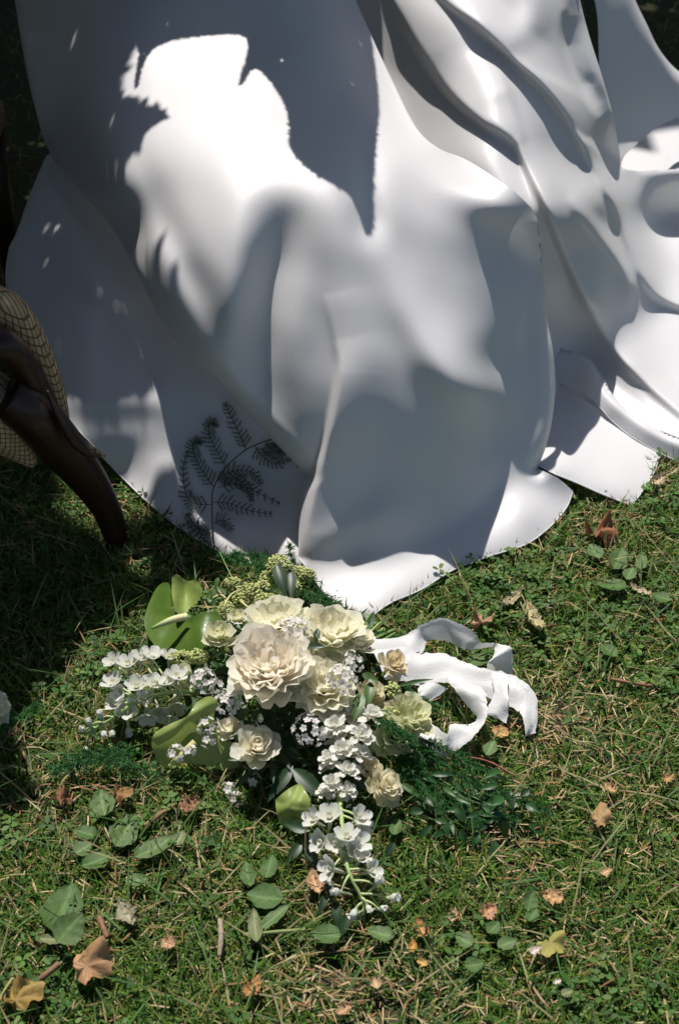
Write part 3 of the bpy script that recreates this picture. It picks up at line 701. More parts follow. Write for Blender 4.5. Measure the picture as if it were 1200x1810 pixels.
# small leaves of clover and creeping weeds
cl = Acc(); X, Y = scatter(9000, False); px, py = proj(X, Y, np.zeros_like(X))
k = rng.uniform(0, 1, len(X)) < np.clip(.02+.55*vnoise(X, Y, 7, 21)+.6*np.exp(-((px-830)/90)**2-((py-1650)/70)**2)+.6*np.exp(-((px-1100)/120)**2-((py-1720)/60)**2)+.45*np.exp(-((px-880)/160)**2-((py-1010)/60)**2)-bare(px, py), .02, 1)
X, Y = X[k], Y[k]; n = len(X)
col = pal(n, [(.055, .135, .022), (.08, .165, .03), (.04, .105, .02), (.11, .18, .04)])
a0 = rng.uniform(0, 6.283, n); hz = rng.uniform(.008, .026, n); sz = rng.uniform(.0026, .0062, n)
for q in range(3):
    az = a0+q*2.094+rng.normal(0, .2, n); d = np.stack([np.cos(az), np.sin(az)], -1); s = np.stack([-d[:, 1], d[:, 0]], -1); tilt = rng.uniform(-.2, .45, n)
    V = np.zeros((n, 6, 3))
    for j, (u, v, w) in enumerate(((.1, 0, 0), (.9, -.62, .12), (1.75, -.5, .1), (2.0, 0, -.05), (1.75, .5, .1), (.9, .62, .12))):
        V[:, j, :2] = np.stack([X, Y], -1) + (d*u+s*v)*sz[:, None]; V[:, j, 2] = hz + sz*(w+u*tilt)
    o = 6*np.arange(n)[:, None]
    cl.add(V.reshape(-1, 3), np.concatenate([o+[0, 1, 2, 3], o+[0, 3, 4, 5]]), np.repeat(col*rng.uniform(.85, 1.15, (n, 1)), 6, 0))
tag(obj('clover', cl.mesh('clover', M_grass)), 'low clover and creeping weeds growing through the grass', 'ground cover', kind='stuff')
# ------------------------------------------------------------------ the bouquet
CR, CU, CC = Vector((1, 0, 0)), Vector((0, SP, CP)), Vector((0, -CP, SP))   # picture right, picture up, towards the camera
bouquet = empty('bouquet', G(600, 1250, 0)); bpy.context.view_layer.update()
tag(bouquet, 'bridal bouquet of cream roses, white delphinium and green foliage lying on the grass', 'bouquet')
def bq(name, me, parent=None, M=None):
    o = bpy.data.objects.new(name, me); COL.objects.link(o)
    o.parent = parent or bouquet
    if M is not None: o.matrix_local = (Matrix.Translation(-bouquet.location) @ M) if parent is None else M
    elif parent is None: o.matrix_local = Matrix.Translation(-bouquet.location)
    return o
def petal_mat(name, c, tr=.5, rough=.55):
    return mat(name, c, rough, .25, trans=tr, attr=True, noise_amt=.06, noise_scale=40, bump=.25, bump_scale=160, sheen=.1)
M_petal = petal_mat('petal', (.8, .75, .6))
M_white = petal_mat('white_floret', (.82, .82, .8), .42)
M_leafg = mat('glossy_leaf', (.03, .07, .02), .42, .35, trans=.12, attr=True, noise_amt=.25, noise_scale=30)
M_lime = mat('lime_spathe', (.36, .46, .12), .5, .4, trans=.3, noise_amt=.4, noise_scale=25, bump=.6, bump_scale=60, coat=.1)
M_dgreen = mat('green_spathe', (.11, .20, .03), .4, .4, trans=.25, noise_amt=.45, noise_scale=25, bump=.5, bump_scale=60, coat=.15)
M_stem = mat('stem', (.20, .32, .09), .5, .4, attr=True)
M_fern = mat('fern_needle', (.03, .1, .02), .6, .3, trans=.2, attr=True)
M_bead = mat('green_bead', (.42, .47, .18), .6, .3, trans=.1, attr=True)
def petal_vf(L, W, cup, recurve, ruffle, bulge, seed, nu=7, nv=7):
    r = np.random.default_rng(seed); ph = r.uniform(0, 6.28, 4)
    u = np.linspace(0, 1, nu)[:, None]; v = np.linspace(-1, 1, nv)[None, :]
    w = W*np.sqrt(u+.02)*(1-.30*u**4)
    x = w*v*.5
    z = L*u*(1-.16*v*v*u) + .03*L*np.sin(5*v+ph[0])*u*u
    y = -(bulge*L*np.sin(math.pi*u*.9) + recurve*L*u**4) + cup*W*v*v*(.35+.65*u) + ruffle*W*u*u*np.sin(6*v+ph[1]+2*u) + ruffle*.5*W*u**3*np.sin(13*v+ph[2])
    V = np.stack(np.broadcast_arrays(x, y, z), -1).reshape(-1, 3)
    F = [[i*nv+j, i*nv+j+1, (i+1)*nv+j+1, (i+1)*nv+j] for i in range(nu-1) for j in range(nv-1)]
    U = np.broadcast_to(u, (nu, nv)).reshape(-1)
    return V, np.array(F), U
def ramp(U, c0, c1, p=1.0):
    t = (U**p)[:, None]; return np.array(c0)*(1-t)+np.array(c1)*t
def place_petal(V, az, th, off=0.0, lift=0.0):
    """tilt a petal out from the flower's axis by th and turn it to az"""
    c, s = math.cos(th), math.sin(th); P = V.copy()
    y = P[:, 1]*c - P[:, 2]*s; z = P[:, 1]*s + P[:, 2]*c
    P[:, 1] = y-off; P[:, 2] = z+lift
    c, s = math.cos(az), math.sin(az)
    return np.stack([P[:, 0]*c-P[:, 1]*s, P[:, 0]*s+P[:, 1]*c, P[:, 2]], -1)
def face_mat(p, a, b, roll=0.0, f=1.0):
    d = (CC*f*.8 + CR*a + CU*(b+.5)).normalized()
    return Matrix.Translation(p) @ (d.to_track_quat('Z', 'Y').to_matrix() @ Matrix.Rotation(roll, 3, 'Z')).to_4x4()
petal_cache = {}
def rose(px, py, z, D, a=0.0, b=.6, open_=1.0, kind='rose', base=(.90, .86, .72), core=(.88, .80, .58), outer=9, inner=13, seed=1):
    r = random.Random(seed); p = G(px, py, z); Rr = D*mpx(p)*.5
    acc = Acc()
    for i in range(inner):
        t = i/max(inner-1, 1); az = i*2.39996+r.uniform(-.25, .25)
        th = (.06+.55*t**1.3*open_)+r.uniform(-.05, .05)
        if kind == 'garden': th = .12+.75*t+r.uniform(-.18, .18)
        L = Rr*(.62+.30*t)*r.uniform(.92, 1.08); W = Rr*(.55+.55*t)
        V, F, U = petal_vf(L, W, .22 if kind == 'rose' else .12, .05+.12*t, .025 if kind == 'rose' else .08, .10, seed*50+i, 6, 7)
        off = Rr*(.02+.16*t) if kind == 'rose' else Rr*(.05+.28*t)
        acc.add(place_petal(V, az, th, off, Rr*(.16-.14*t)), F, ramp(U, core, np.array(base)*.5+np.array(core)*.5, .8))
    if kind != 'garden':                         # calyx
        for k in range(5):
            V, F, U = petal_vf(Rr*.75, Rr*.3, .1, .3, .02, .05, seed+k, 4, 3)
            acc.add(place_petal(V, k*1.2566, 1.5+.3*r.random(), Rr*.05, -Rr*.12), F, np.broadcast_to((.14, .22, .06), (len(V), 3)))
    M = face_mat(p, a, b, r.uniform(0, 6.28))
    o = bq('garden_rose' if kind == 'garden' else 'rose', acc.mesh('rose_heart', M_petal), None, M)
    key = (kind, tuple(base), tuple(core))
    if key not in petal_cache:
        L_ = []
        for k in range(5):
            V, F, U = petal_vf(1.0, 1.12, .13, .20, .035 if kind == 'rose' else .075, .20, 900+k, 9, 9)
            L_.append(mesh_np('petal', V, F, M_petal, col=ramp(U, np.array(core)*.96+np.array((0, .03, 0)), base, .6)))
        petal_cache[key] = L_
    for i in range(outer):
        t = i/max(outer-1, 1); az = i*2.39996+.6+r.uniform(-.2, .2); th = (.55+.62*t*open_)+r.uniform(-.08, .08)
        s = Rr*(.86+.12*t)*r.uniform(.92, 1.06)
        Q = Matrix.Rotation(az, 4, 'Z') @ Matrix.Translation((0, -Rr*.16, -Rr*.02*i)) @ Matrix.Rotation(th, 4, 'X') @ Matrix.Diagonal((s*1.0, s, s, 1))
        bq('petal', r.choice(petal_cache[key]), o, Q)
    return o
CREAM, YEL, BLUSH = (.94, .925, .83), (.92, .86, .64), (.90, .80, .68)
PALE, TAN, GRN = (.94, .93, .82), (.88, .79, .60), (.76, .78, .54)
rose(482, 1192, .125, 158, -.15, .35, 1.0, 'garden', (.95, .93, .83), (.94, .86, .73), 13, 30, 11)
rose(490, 1112, .115, 118, -.05, .95, 1.0, 'garden', PALE, (.89, .86, .66), 12, 22, 12)
rose(585, 1130, .115, 118, .25, .85, 1.0, 'garden', PALE, (.89, .85, .63), 12, 22, 13)
rose(568, 1222, .105, 112, .2, .15, 1.0, 'garden', PALE, (.88, .83, .60), 12, 22, 14)
rose(391, 1130, .10, 66, -.2, .55, .7, 'rose', (.83, .82, .64), (.80, .79, .52), 8, 12, 15)
rose(421, 1098, .085, 48, .1, .8, .5, 'rose', PALE, (.78, .76, .45), 6, 9, 16)
rose(634, 1143, .105, 66, .3, .9, .8, 'rose', CREAM, YEL, 8, 12, 17)
rose(690, 1178, .085, 60, .7, .3, .8, 'rose', TAN, (.80, .66, .42), 9, 13, 18)
rose(652, 1228, .085, 58, .5, .2, .6, 'rose', (.80, .74, .55), (.78, .70, .42), 7, 10, 19)
rose(718, 1272, .075, 92, .7, .5, .9, 'garden', (.82, .80, .58), (.70, .72, .42), 10, 16, 20)
rose(692, 1300, .07, 84, .2, -.3, .9, 'rose', (.74, .75, .50), (.66, .70, .38), 8, 9, 21)
rose(455, 1326, .075, 88, .1, .15, .8, 'rose', CREAM, (.84, .78, .58), 9, 12, 22)
rose(411, 1292, .06, 54, -.4, .2, .5, 'rose', CREAM, YEL, 7, 10, 23)
rose(674, 1392, .05, 74, .6, -.1, .9, 'rose', (.85, .79, .60), YEL, 9, 11, 24)
rose(650, 1362, .055, 54, .4, .2, .6, 'rose', (.83, .76, .54), YEL, 7, 10, 25)
rose(330, 1196, .07, 52, -.3, -.5, .7, 'rose', (.80, .80, .62), (.72, .74, .45), 6, 6, 26)
rose(615, 1262, .08, 60, .2, .3, .8, 'rose', CREAM, PALE, 7, 8, 27)
rose(540, 1170, .105, 70, .1, .6, .9, 'garden', PALE, YEL, 8, 10, 28)

# florets for the delphinium, the stock and the small white clusters
def floret_mesh(kind, seed):
    acc = Acc(); r = random.Random(seed)
    if kind == 'bell':
        for i in range(5):
            V, F, U = petal_vf(1, .95, .16, .10, .05, .14, seed*9+i, 5, 5); acc.add(place_petal(V, i*1.2566+.2*r.random(), .72+.15*r.random(), .1), F, ramp(U, (.62, .64, .42), (.86, .86, .84), .5))
        for i in range(4):
            V, F, U = petal_vf(.45, .4, .2, .1, .08, .1, seed*7+i, 4, 3); acc.add(place_petal(V, i*1.57, .25, .06), F, (.84, .82, .72))
        V, F = tube_vf(catmull([(0, 0, .1), (0, .08, -.5), (.1, .2, -1.1), (.25, .15, -1.5)], 4), np.linspace(.2, .04, 13), 5); acc.add(V, F, (.72, .74, .58))
    elif kind == 'bud':
        for i in range(4):
            V, F, U = petal_vf(1.1, .8, .28, -.25, .02, .22, seed*9+i, 5, 5); acc.add(place_petal(V, i*1.57, .12, .06), F, ramp(U, (.60, .66, .42), (.85, .85, .80), .6))
        V, F = tube_vf(catmull([(0, 0, .1), (0, .05, -.5), (.1, .1, -1.2)], 4), np.linspace(.2, .05, 9), 5); acc.add(V, F, (.58, .64, .38))
    elif kind == 'stock':
        for i in range(15):
            t = i/14; V, F, U = petal_vf(.55+.5*t, .75, .12, .25*t, .10, .10, seed*9+i, 5, 5); acc.add(place_petal(V, i*2.4, .15+1.15*t, .05, .12*(1-t)), F, ramp(U, (.78, .78, .62), (.88, .87, .82), .5))
    else:
        for i in range(5):
            V, F, U = petal_vf(1, .9, .08, .18, .03, .05, seed*9+i, 4, 3); acc.add(place_petal(V, i*1.2566, 1.0+.2*r.random(), .03), F, ramp(U, (.66, .60, .50), (.88, .87, .87), .5))
        V, F = tube_vf([(0, 0, 0), (0, 0, -.8)], [.12, .06], 4); acc.add(V, F, (.5, .55, .3))
    return acc.mesh('floret', M_white)
FL = {k: [floret_mesh(k, 30+i) for i in range(4)] for k in ('bell', 'bud', 'stock', 'tiny')}
def stem_path(acc, pts, rad, col=(.30, .40, .14)):
    P = catmull([list(G(*p)) for p in pts], 6); acc.add(*tube_vf(P, np.linspace(rad, rad*.5, len(P)), 6), col)
def spike(name, path, items, rad, seed):
    r = random.Random(seed); acc = Acc(); stem_path(acc, path, rad)
    P = catmull([list(G(*p)) for p in path], 12)
    for (x, y, z, D, k, a, b) in items:          # side stalks
        e = np.array(G(x, y, z)); j = np.argmin(((P-e)**2).sum(1)); s0 = P[max(j-5, 0)]
        acc.add(*tube_vf(catmull([s0, s0*.45+e*.55+np.array([0, 0, .004]), e], 4), np.linspace(rad*.5, rad*.35, 9), 5), (.42, .50, .22))
    o = bq(name, acc.mesh('stem', M_stem))
    for (x, y, z, D, k, a, b) in items:
        p = G(x, y, z); s = D*mpx(p)*.5*(1.22 if k != 'stock' else 1.18)
        M = Matrix.Translation(-bouquet.location) @ face_mat(p, a+r.uniform(-.2, .2), b+r.uniform(-.2, .2), r.uniform(0, 6.28), .8) @ Matrix.Diagonal((s, s, s, 1))
        f = bpy.data.objects.new('bud' if k == 'bud' else 'floret', r.choice(FL[k])); COL.objects.link(f); f.parent = o
        f.matrix_local = o.matrix_local.inverted() @ M
    return o
B, U_ = 'bell', 'bud'
spike('delphinium', [(345, 1222, .07), (290, 1225, .075), (235, 1245, .065), (190, 1275, .05), (150, 1298, .03)], [
    (202, 1172, .085, 34, B, -.5, .5), (228, 1176, .09, 38, B, -.2, .4), (250, 1166, .09, 36, B, 0, .8), (268, 1163, .09, 40, B, .2, .8), (202, 1210, .075, 40, B, -.6, .3), (212, 1224, .07, 30, B, -.3, -.4),
    (243, 1215, .085, 38, B, -.1, .3), (272, 1212, .085, 38, B, .1, .4), (293, 1209, .085, 36, B, .3, .5), (312, 1198, .085, 38, B, .4, .5), (208, 1246, .06, 36, B, -.4, 0), (226, 1256, .055, 40, B, .1, -.3),
    (260, 1262, .05, 38, B, -.1, -1.2), (281, 1256, .05, 36, B, .1, -1.0), (310, 1244, .055, 40, B, .2, -1.4), (301, 1267, .045, 30, B, .2, -1.2), (255, 1236, .07, 30, B, 0, 0), (300, 1165, .08, 34, B, .2, 1),
    (227, 1284, .035, 32, U_, .2, -1.3), (180, 1271, .05, 29, U_, -.3, .9), (161, 1283, .045, 27, U_, -.4, .6), (150, 1292, .035, 27, U_, -.4, 0), (184, 1292, .035, 27, U_, 0, -.8), (152, 1318, .022, 24, U_, 0, -1.2), (199, 1289, .035, 27, U_, .2, -.8)], .0035, 41)
spike('delphinium', [(600, 1400, .06), (604, 1450, .06), (607, 1500, .055), (618, 1545, .05), (640, 1590, .03), (640, 1618, .02)], [
    (556, 1450, .065, 38, B, -.5, .3), (583, 1446, .075, 44, B, 0, .6), (634, 1447, .07, 40, B, .4, .3), (640, 1460, .06, 32, B, .6, -.3), (571, 1489, .055, 42, B, -.8, -.2), (592, 1492, .06, 36, B, -.1, 0), (613, 1482, .07, 44, B, .1, .5), (632, 1492, .06, 42, B, .5, .2),
    (622, 1504, .06, 34, B, .2, -.2), (588, 1536, .055, 46, B, -.7, -.2), (636, 1519, .055, 36, B, .5, .6), (654, 1541, .05, 38, B, .7, -.1), (612, 1520, .05, 26, B, 0, 0),
    (663, 1564, .045, 37, U_, .7, .5), (603, 1577, .04, 35, U_, -1, -.1), (687, 1588, .03, 37, U_, 1, -.1), (629, 1607, .03, 32, U_, -.3, -.9), (628, 1623, .02, 32, U_, -.9, -.3), (669, 1607, .025, 29, U_, .9, -.4), (648, 1600, .03, 29, U_, .4, -.8)], .0035, 42)
st = []
rr = random.Random(5)
for i in range(19):
    t = i/18; a = i*2.4; w = 44*(1-.45*t)
    st.append((622-28*t+math.cos(a)*w*.8, 1268+140*t+math.sin(a)*w*.35, .095-.035*t+.012*math.sin(a), 46-14*t, 'stock', .5*math.cos(a), .55-.4*math.sin(a)))
spike('stock', [(640, 1240, .07), (622, 1290, .07), (604, 1360, .055), (597, 1420, .045)], st, .004, 43)
def cluster(px, py, z, D, n, seed, kind='tiny', fs=15):
    r = np.random.default_rng(seed); p = G(px, py, z); Rr = D*mpx(p)*.5; acc = Acc()
    for i in range(n):
        ph = math.acos(1-1.25*(i+.5)/n); az = i*2.39996
        d = np.array([math.sin(ph)*math.cos(az), math.sin(ph)*math.sin(az), math.cos(ph)])+r.normal(0, .09, 3)
        q = Vector(d).to_track_quat('Z', 'Y').to_matrix() @ Matrix.Rotation(r.uniform(0, 6.28), 3, 'Z')
        me = FL[kind][i % 4]; m = len(me.vertices); V = np.empty(m*3, np.float32); me.vertices.foreach_get('co', V)
        V = V.reshape(-1, 3)*fs*mpx(p)*.5*r.uniform(.85, 1.2) @ np.array(q.transposed()) + d*Rr*np.array([1, 1, .75])
        Cc = np.empty(m*4, np.float32); me.color_attributes['Col'].data.foreach_get('color', Cc)
        F = np.array([list(f.vertices)[:4] if len(f.vertices) > 3 else list(f.vertices)+[f.vertices[2]] for f in me.polygons])
        acc.add(V, F, Cc.reshape(-1, 4)[:, :3])
    return bq('flower_cluster', acc.mesh('flower_cluster', M_white), None, face_mat(p, r.normal(0, .2), .5))
for i, (x, y, z, D, n) in enumerate([(520, 1116, .145, 54, 24), (604, 1200, .13, 56, 24), (548, 1291, .095, 60, 28), (361, 1202, .08, 42, 16), (401, 1243, .085, 46, 18), (366, 1282, .075, 30, 9), (370, 1308, .065, 22, 6), (335, 1327, .07, 16, 4),
                                     (625, 1172, .125, 30, 8), (312, 1332, .065, 26, 7), (380, 1212, .075, 26, 8), (430, 1140, .12, 22, 6), (606, 1408, .05, 36, 12), (405, 1395, .02, 24, 6), (450, 1378, .02, 20, 4), (418, 1412, .012, 22, 5)]):
    cluster(x, y, z, D, n, 60+i)
# lime green bead clusters
ball = bmesh.new(); bmesh.ops.create_icosphere(ball, subdivisions=1, radius=1); BV = np.array([v.co[:] for v in ball.verts]); BF = np.array([[v.index for v in f.verts] for f in ball.faces]); ball.free()
def beads(px, py, z, a, b_, n, seed):
    r = np.random.default_rng(seed); p = G(px, py, z); m = mpx(p); acc = Acc()
    for i in range(n):
        d = r.normal(0, 1, 3); d /= np.linalg.norm(d); d[2] = abs(d[2])
        q = np.array(CR)*d[0]*a*.5*m + np.array(CU)*d[1]*b_*.5*m + np.array(CC)*d[2]*min(a, b_)*.5*m*.8
        s = r.uniform(1.5, 2.9)*m; g = r.uniform(.75, 1.2)
        acc.add(BV*s*r.uniform(.8, 1.2, 3)+q*r.uniform(.8, 1.08), BF, np.array((.46, .50, .19))*g)
    return bq('bead_cluster', acc.mesh('bead_cluster', M_bead), None, Matrix.Translation(p))
for i, (x, y, z, a, b_) in enumerate([(493, 1003, .10, 42, 44), (475, 1022, .085, 30, 28), (412, 1033, .085, 30, 26), (440, 1048, .09, 42, 34), (463, 1040, .09, 30, 26), (470, 1064, .095, 40, 32), (500, 1074, .10, 44, 30), (428, 1060, .085, 34, 28), (400, 1080, .085, 28, 34), (542, 1016, .07, 28, 22), (529, 1008, .07, 20, 18),
                                      (322, 1163, .085, 52, 26), (352, 1160, .085, 34, 26), (427, 1178, .10, 26, 20), (694, 1221, .09, 26, 30), (678, 1318, .06, 50, 34), (690, 1262, .09, 34, 26), (520, 1040, .07, 26, 30)]):
    beads(x, y, z, a, b_, int(a*b_*.16)+14, 80+i)
# green spathes
def bsheet(name, out, ctrl, strokes, m, step=3):
    o = sheet(name, out, ctrl, strokes, step, m, None, blur=1.5); o.parent = bouquet; o.matrix_local = Matrix.Translation(-bouquet.location); return o
s1 = bsheet('anthurium', [(330, 1094, 1), (307, 1084), (303, 1050), (298, 1030), (280, 1036), (263, 1067), (255, 1100), (266, 1130), (288, 1152), (333, 1160), (363, 1142), (378, 1110), (391, 1096), (386, 1082), (367, 1080), (345, 1088)],
            [(330, 1094, .075), (303, 1050, .07), (280, 1036, .05), (255, 1100, .045), (288, 1152, .055), (333, 1160, .065), (391, 1096, .085), (367, 1080, .095), (345, 1120, .085), (300, 1100, .06)],
            [([(330, 1094), (300, 1120), (280, 1140)], [-.006, -.008, 0], 14, 14), ([(330, 1094), (340, 1125), (335, 1155)], [-.004, -.007, 0], 12, 12), ([(330, 1094), (285, 1090), (260, 1095)], [-.004, -.006, 0], 12, 12)], M_dgreen)
def spadix(parent, pts, r0, r1, c0, c1):
    P = catmull([list(G(*p)) for p in pts], 6); acc = Acc(); V, F = tube_vf(P, np.concatenate([np.linspace(r0, r0*.9, len(P)//2), np.linspace(r0*.9, r1, len(P)-len(P)//2)]), 8)
    u = np.repeat(np.linspace(0, 1, len(P)), 8); acc.add(V, F, np.concatenate([ramp(u, c0, c1, 1.5), [c0, c1]]))
    o = bpy.data.objects.new('spadix', acc.mesh('spadix', M_bead)); COL.objects.link(o); o.parent = parent; o.matrix_local = parent.matrix_local.inverted() @ Matrix.Translation(-bouquet.location)
spadix(s1, [(330, 1090, .09), (310, 1094, .095), (288, 1102, .095), (268, 1111, .09)], .0055, .0015, (.72, .68, .40), (.16, .30, .06))
bsheet('anthurium', [(304, 1020, 1), (313, 1015), (330, 1026), (347, 1027), (358, 1042), (352, 1060), (338, 1073), (326, 1086), (312, 1082), (305, 1060)],
       [(304, 1020, .11), (330, 1026, .09), (347, 1027, .105), (358, 1042, .11), (326, 1086, .085), (305, 1060, .10), (330, 1055, .08)], [([(322, 1085), (328, 1060), (334, 1032)], [-.008, -.014, -.006], 16, 16)], M_lime)
s3 = bsheet('anthurium', [(268, 1318, 1), (273, 1297), (300, 1280), (330, 1266), (347, 1243), (367, 1231), (381, 1234), (385, 1247), (378, 1268), (394, 1297), (420, 1322), (428, 1346), (400, 1362), (360, 1352), (317, 1349), (298, 1357), (280, 1347)],
            [(268, 1318, .06), (300, 1280, .085), (347, 1243, .095), (381, 1234, .10), (394, 1297, .05), (428, 1346, .02), (400, 1362, .015), (317, 1349, .03), (280, 1347, .045), (330, 1310, .055)],
            [([(272, 1305), (310, 1285), (350, 1255), (382, 1240)], [.01, .014, .014, .008], 24, 10), ([(375, 1280), (340, 1310), (300, 1350)], [-.006, -.01, -.004], 18, 18)], M_lime)
spadix(s3, [(345, 1312, .07), (330, 1326, .065), (312, 1342, .06), (299, 1355, .055)], .005, .002, (.55, .50, .20), (.40, .46, .12))
bsheet('anthurium', [(487, 1414, 1), (505, 1398), (528, 1386), (540, 1398), (549, 1416), (545, 1438), (533, 1460), (512, 1465), (497, 1457), (489, 1436)],
       [(487, 1414, .05), (528, 1386, .065), (549, 1416, .06), (533, 1460, .03), (497, 1457, .03), (518, 1425, .065)],
       [([(528, 1388), (516, 1425), (512, 1464)], [-.006, -.008, -.003], 8, 8), ([(520, 1410), (500, 1420), (488, 1418)], [0, -.006, -.002], 7, 7), ([(517, 1425), (540, 1428)], [-.006, -.002], 7, 7), ([(515, 1440), (497, 1445)], [-.006, -.002], 7, 7), ([(516, 1440), (538, 1446)], [-.006, -.002], 7, 7)], M_lime, 2)
# glossy dark leaves
def lance(p0, p1, w, bend=.0, fold=.25, n=9, twist=0.0, prof=(.0, .55, .9, 1, .95, .8, .55, .3, .05)):
    """a leaf from p0 to p1 (world), width w, folded on its midrib"""
    p0, p1 = Vector(p0), Vector(p1); ax = p1-p0; L = ax.length; ax.normalize()
    sd = ax.cross(Vector((0, -.45, 1))).normalized(); up = sd.cross(ax).normalized()
    if twist: q = Quaternion(ax, twist); sd = q @ sd; up = q @ up
    V = []
    for i in range(n):
        u = i/(n-1); c = p0+ax*(L*u)+up*(bend*L*math.sin(math.pi*u)); ww = w*.5*np.interp(u, np.linspace(0, 1, len(prof)), prof)
        for v in (-1, -.5, 0, .5, 1): V.append(c+sd*(v*ww)+up*(abs(v)*fold*ww))
    F = [[i*5+j, i*5+j+1, (i+1)*5+j+1, (i+1)*5+j] for i in range(n-1) for j in range(4)]
    return np.array(V), np.array(F)
for i, (x0, y0, x1, y1, w, z0, z1, c) in enumerate([(518, 1353, 473, 1418, 24, .06, .04, 0), (517, 1358, 582, 1420, 30, .06, .045, 0), (549, 1468, 502, 1455, 24, .045, .04, 0), (533, 1488, 506, 1528, 20, .03, .02, 0), (542, 1486, 561, 1538, 20, .035, .025, 0),
        (582, 1552, 584, 1592, 15, .03, .025, 0), (578, 1578, 563, 1618, 15, .03, .02, 0), (593, 1596, 598, 1640, 18, .03, .02, 0), (617, 1616, 589, 1668, 22, .03, .012, 0), (697, 1489, 681, 1514, 16, .03, .02, 0), (488, 995, 506, 1058, 24, .12, .10, 0),
        (512, 1000, 514, 1064, 24, .10, .085, 0), (563, 1110, 556, 1142, 12, .15, .14, 0), (540, 1143, 575, 1143, 14, .14, .145, 0), (500, 1110, 482, 1110, 10, .14, .14, 0), (628, 1378, 654, 1398, 15, .06, .05, 0), (707, 1384, 752, 1414, 13, .04, .03, 1),
        (640, 1225, 625, 1275, 22, .11, .10, 1), (655, 1205, 650, 1250, 20, .11, .10, 1), (640, 1190, 668, 1208, 16, .12, .11, 1), (670, 1205, 640, 1196, 14, .115, .115, 1), (455, 1300, 470, 1340, 12, .08, .07, 1), (440, 1255, 415, 1275, 16, .07, .06, 1), (330, 1215, 385, 1225, 20, .05, .05, 0), (360, 1240, 400, 1290, 24, .04, .03, 0),
        (700, 1235, 740, 1240, 20, .03, .03, 0), (730, 1400, 765, 1440, 16, .03, .02, 1), (520, 1300, 500, 1350, 26, .05, .04, 0), (470, 1270, 520, 1330, 30, .05, .04, 0), (440, 1230, 400, 1260, 26, .05, .04, 0), (380, 1040, 372, 1062, 9, .10, .09, 1), (392, 1050, 384, 1036, 8, .10, .1, 1), (366, 1056, 380, 1066, 8, .09, .09, 1), (372, 1072, 384, 1056, 8, .09, .10, 1), (386, 1020, 380, 1042, 9, .1, .09, 1)]):
    p0 = G(x0, y0, z0); V, F = lance(p0, G(x1, y1, z1), w*mpx(p0), .06)
    acc = Acc(); acc.add(V, F, (.022, .052, .020) if c == 0 else (.07, .13, .035)); bq('leaf', acc.mesh('leaf', M_leafg))
# filler of small dark leaves below the flowers, and cut stems
acc = Acc()
for i in range(420):
    a = rng.uniform(0, 6.283); q = rng.uniform(0, 1)**.5
    x, y = 520+185*q*math.cos(a), 1215+165*q*math.sin(a); z = rng.uniform(.015, .065)
    p0 = G(x, y, z); e = p0+Vector((rng.normal(0, .02), rng.normal(0, .02), rng.normal(0, .01)))
    V, F = lance(p0, e, .009*rng.uniform(.7, 1.4), .05, n=5, prof=(.1, .8, 1, .6, .05)); g_ = rng.uniform(.6, 1.3); acc.add(V, F, (.025*g_, .065*g_, .018*g_))
o = bq('foliage', acc.mesh('foliage', M_leafg)); o['kind'] = 'stuff'
for i in range(13):
    acc = Acc(); t = i/12; e = G(652+56*t+rng.normal(0, 5), 1088+46*t+rng.normal(0, 6), rng.uniform(.02, .06)); m_ = G(632+20*t, 1120+22*t, rng.uniform(.04, .07)); s_ = G(560+rng.normal(0, 15), 1170+rng.normal(0, 15), .07)
    g_ = rng.uniform(.7, 1.2); acc.add(*tube_vf(catmull([s_, m_, e], 5), rng.uniform(.0016, .0034), 6), np.array((.20, .30, .08))*g_); bq('stem', acc.mesh('stem', M_stem))
# asparagus fern
def plume(acc, path, spread, n, col, seed, ln=14, wn=.0007):
    r = np.random.default_rng(seed); P = catmull([list(G(*p)) for p in path], 14); m = mpx(P[0])
    acc.add(*tube_vf(P, np.linspace(.0013, .0005, len(P)), 4), col)
    T = np.gradient(P, axis=0); T /= np.linalg.norm(T, axis=1, keepdims=True)
    for i in range(n):
        u = r.uniform(.05, 1); k = min(int(u*(len(P)-1)), len(P)-1); b0 = P[k]
        out = r.normal(0, 1, 3); out -= T[k]*(out@T[k]); out /= np.linalg.norm(out); out[2] *= .55
        tw = b0 + (out*r.uniform(.3, 1)*spread*(1-.6*u) + T[k]*spread*r.uniform(.2, .7))*m
        acc.add(*tube_vf([b0, tw], [.0006, .0003], 3, False), col)
        for j in range(9):
            c = b0*(1-(j+1)/9)+tw*(j+1)/9; dn = r.normal(0, 1, 3)+T[k]*.8; dn /= np.linalg.norm(dn); s = np.cross(dn, (0, -.5, .8)); s /= np.linalg.norm(s)+1e-9
            L = ln*m*r.uniform(.5, 1.1); g_ = r.uniform(.7, 1.4)
            acc.add(np.array([c-s*wn, c+s*wn, c+dn*L]), np.array([[0, 1, 2]]), np.array(col)*g_)
FG = (.022, .095, .018)
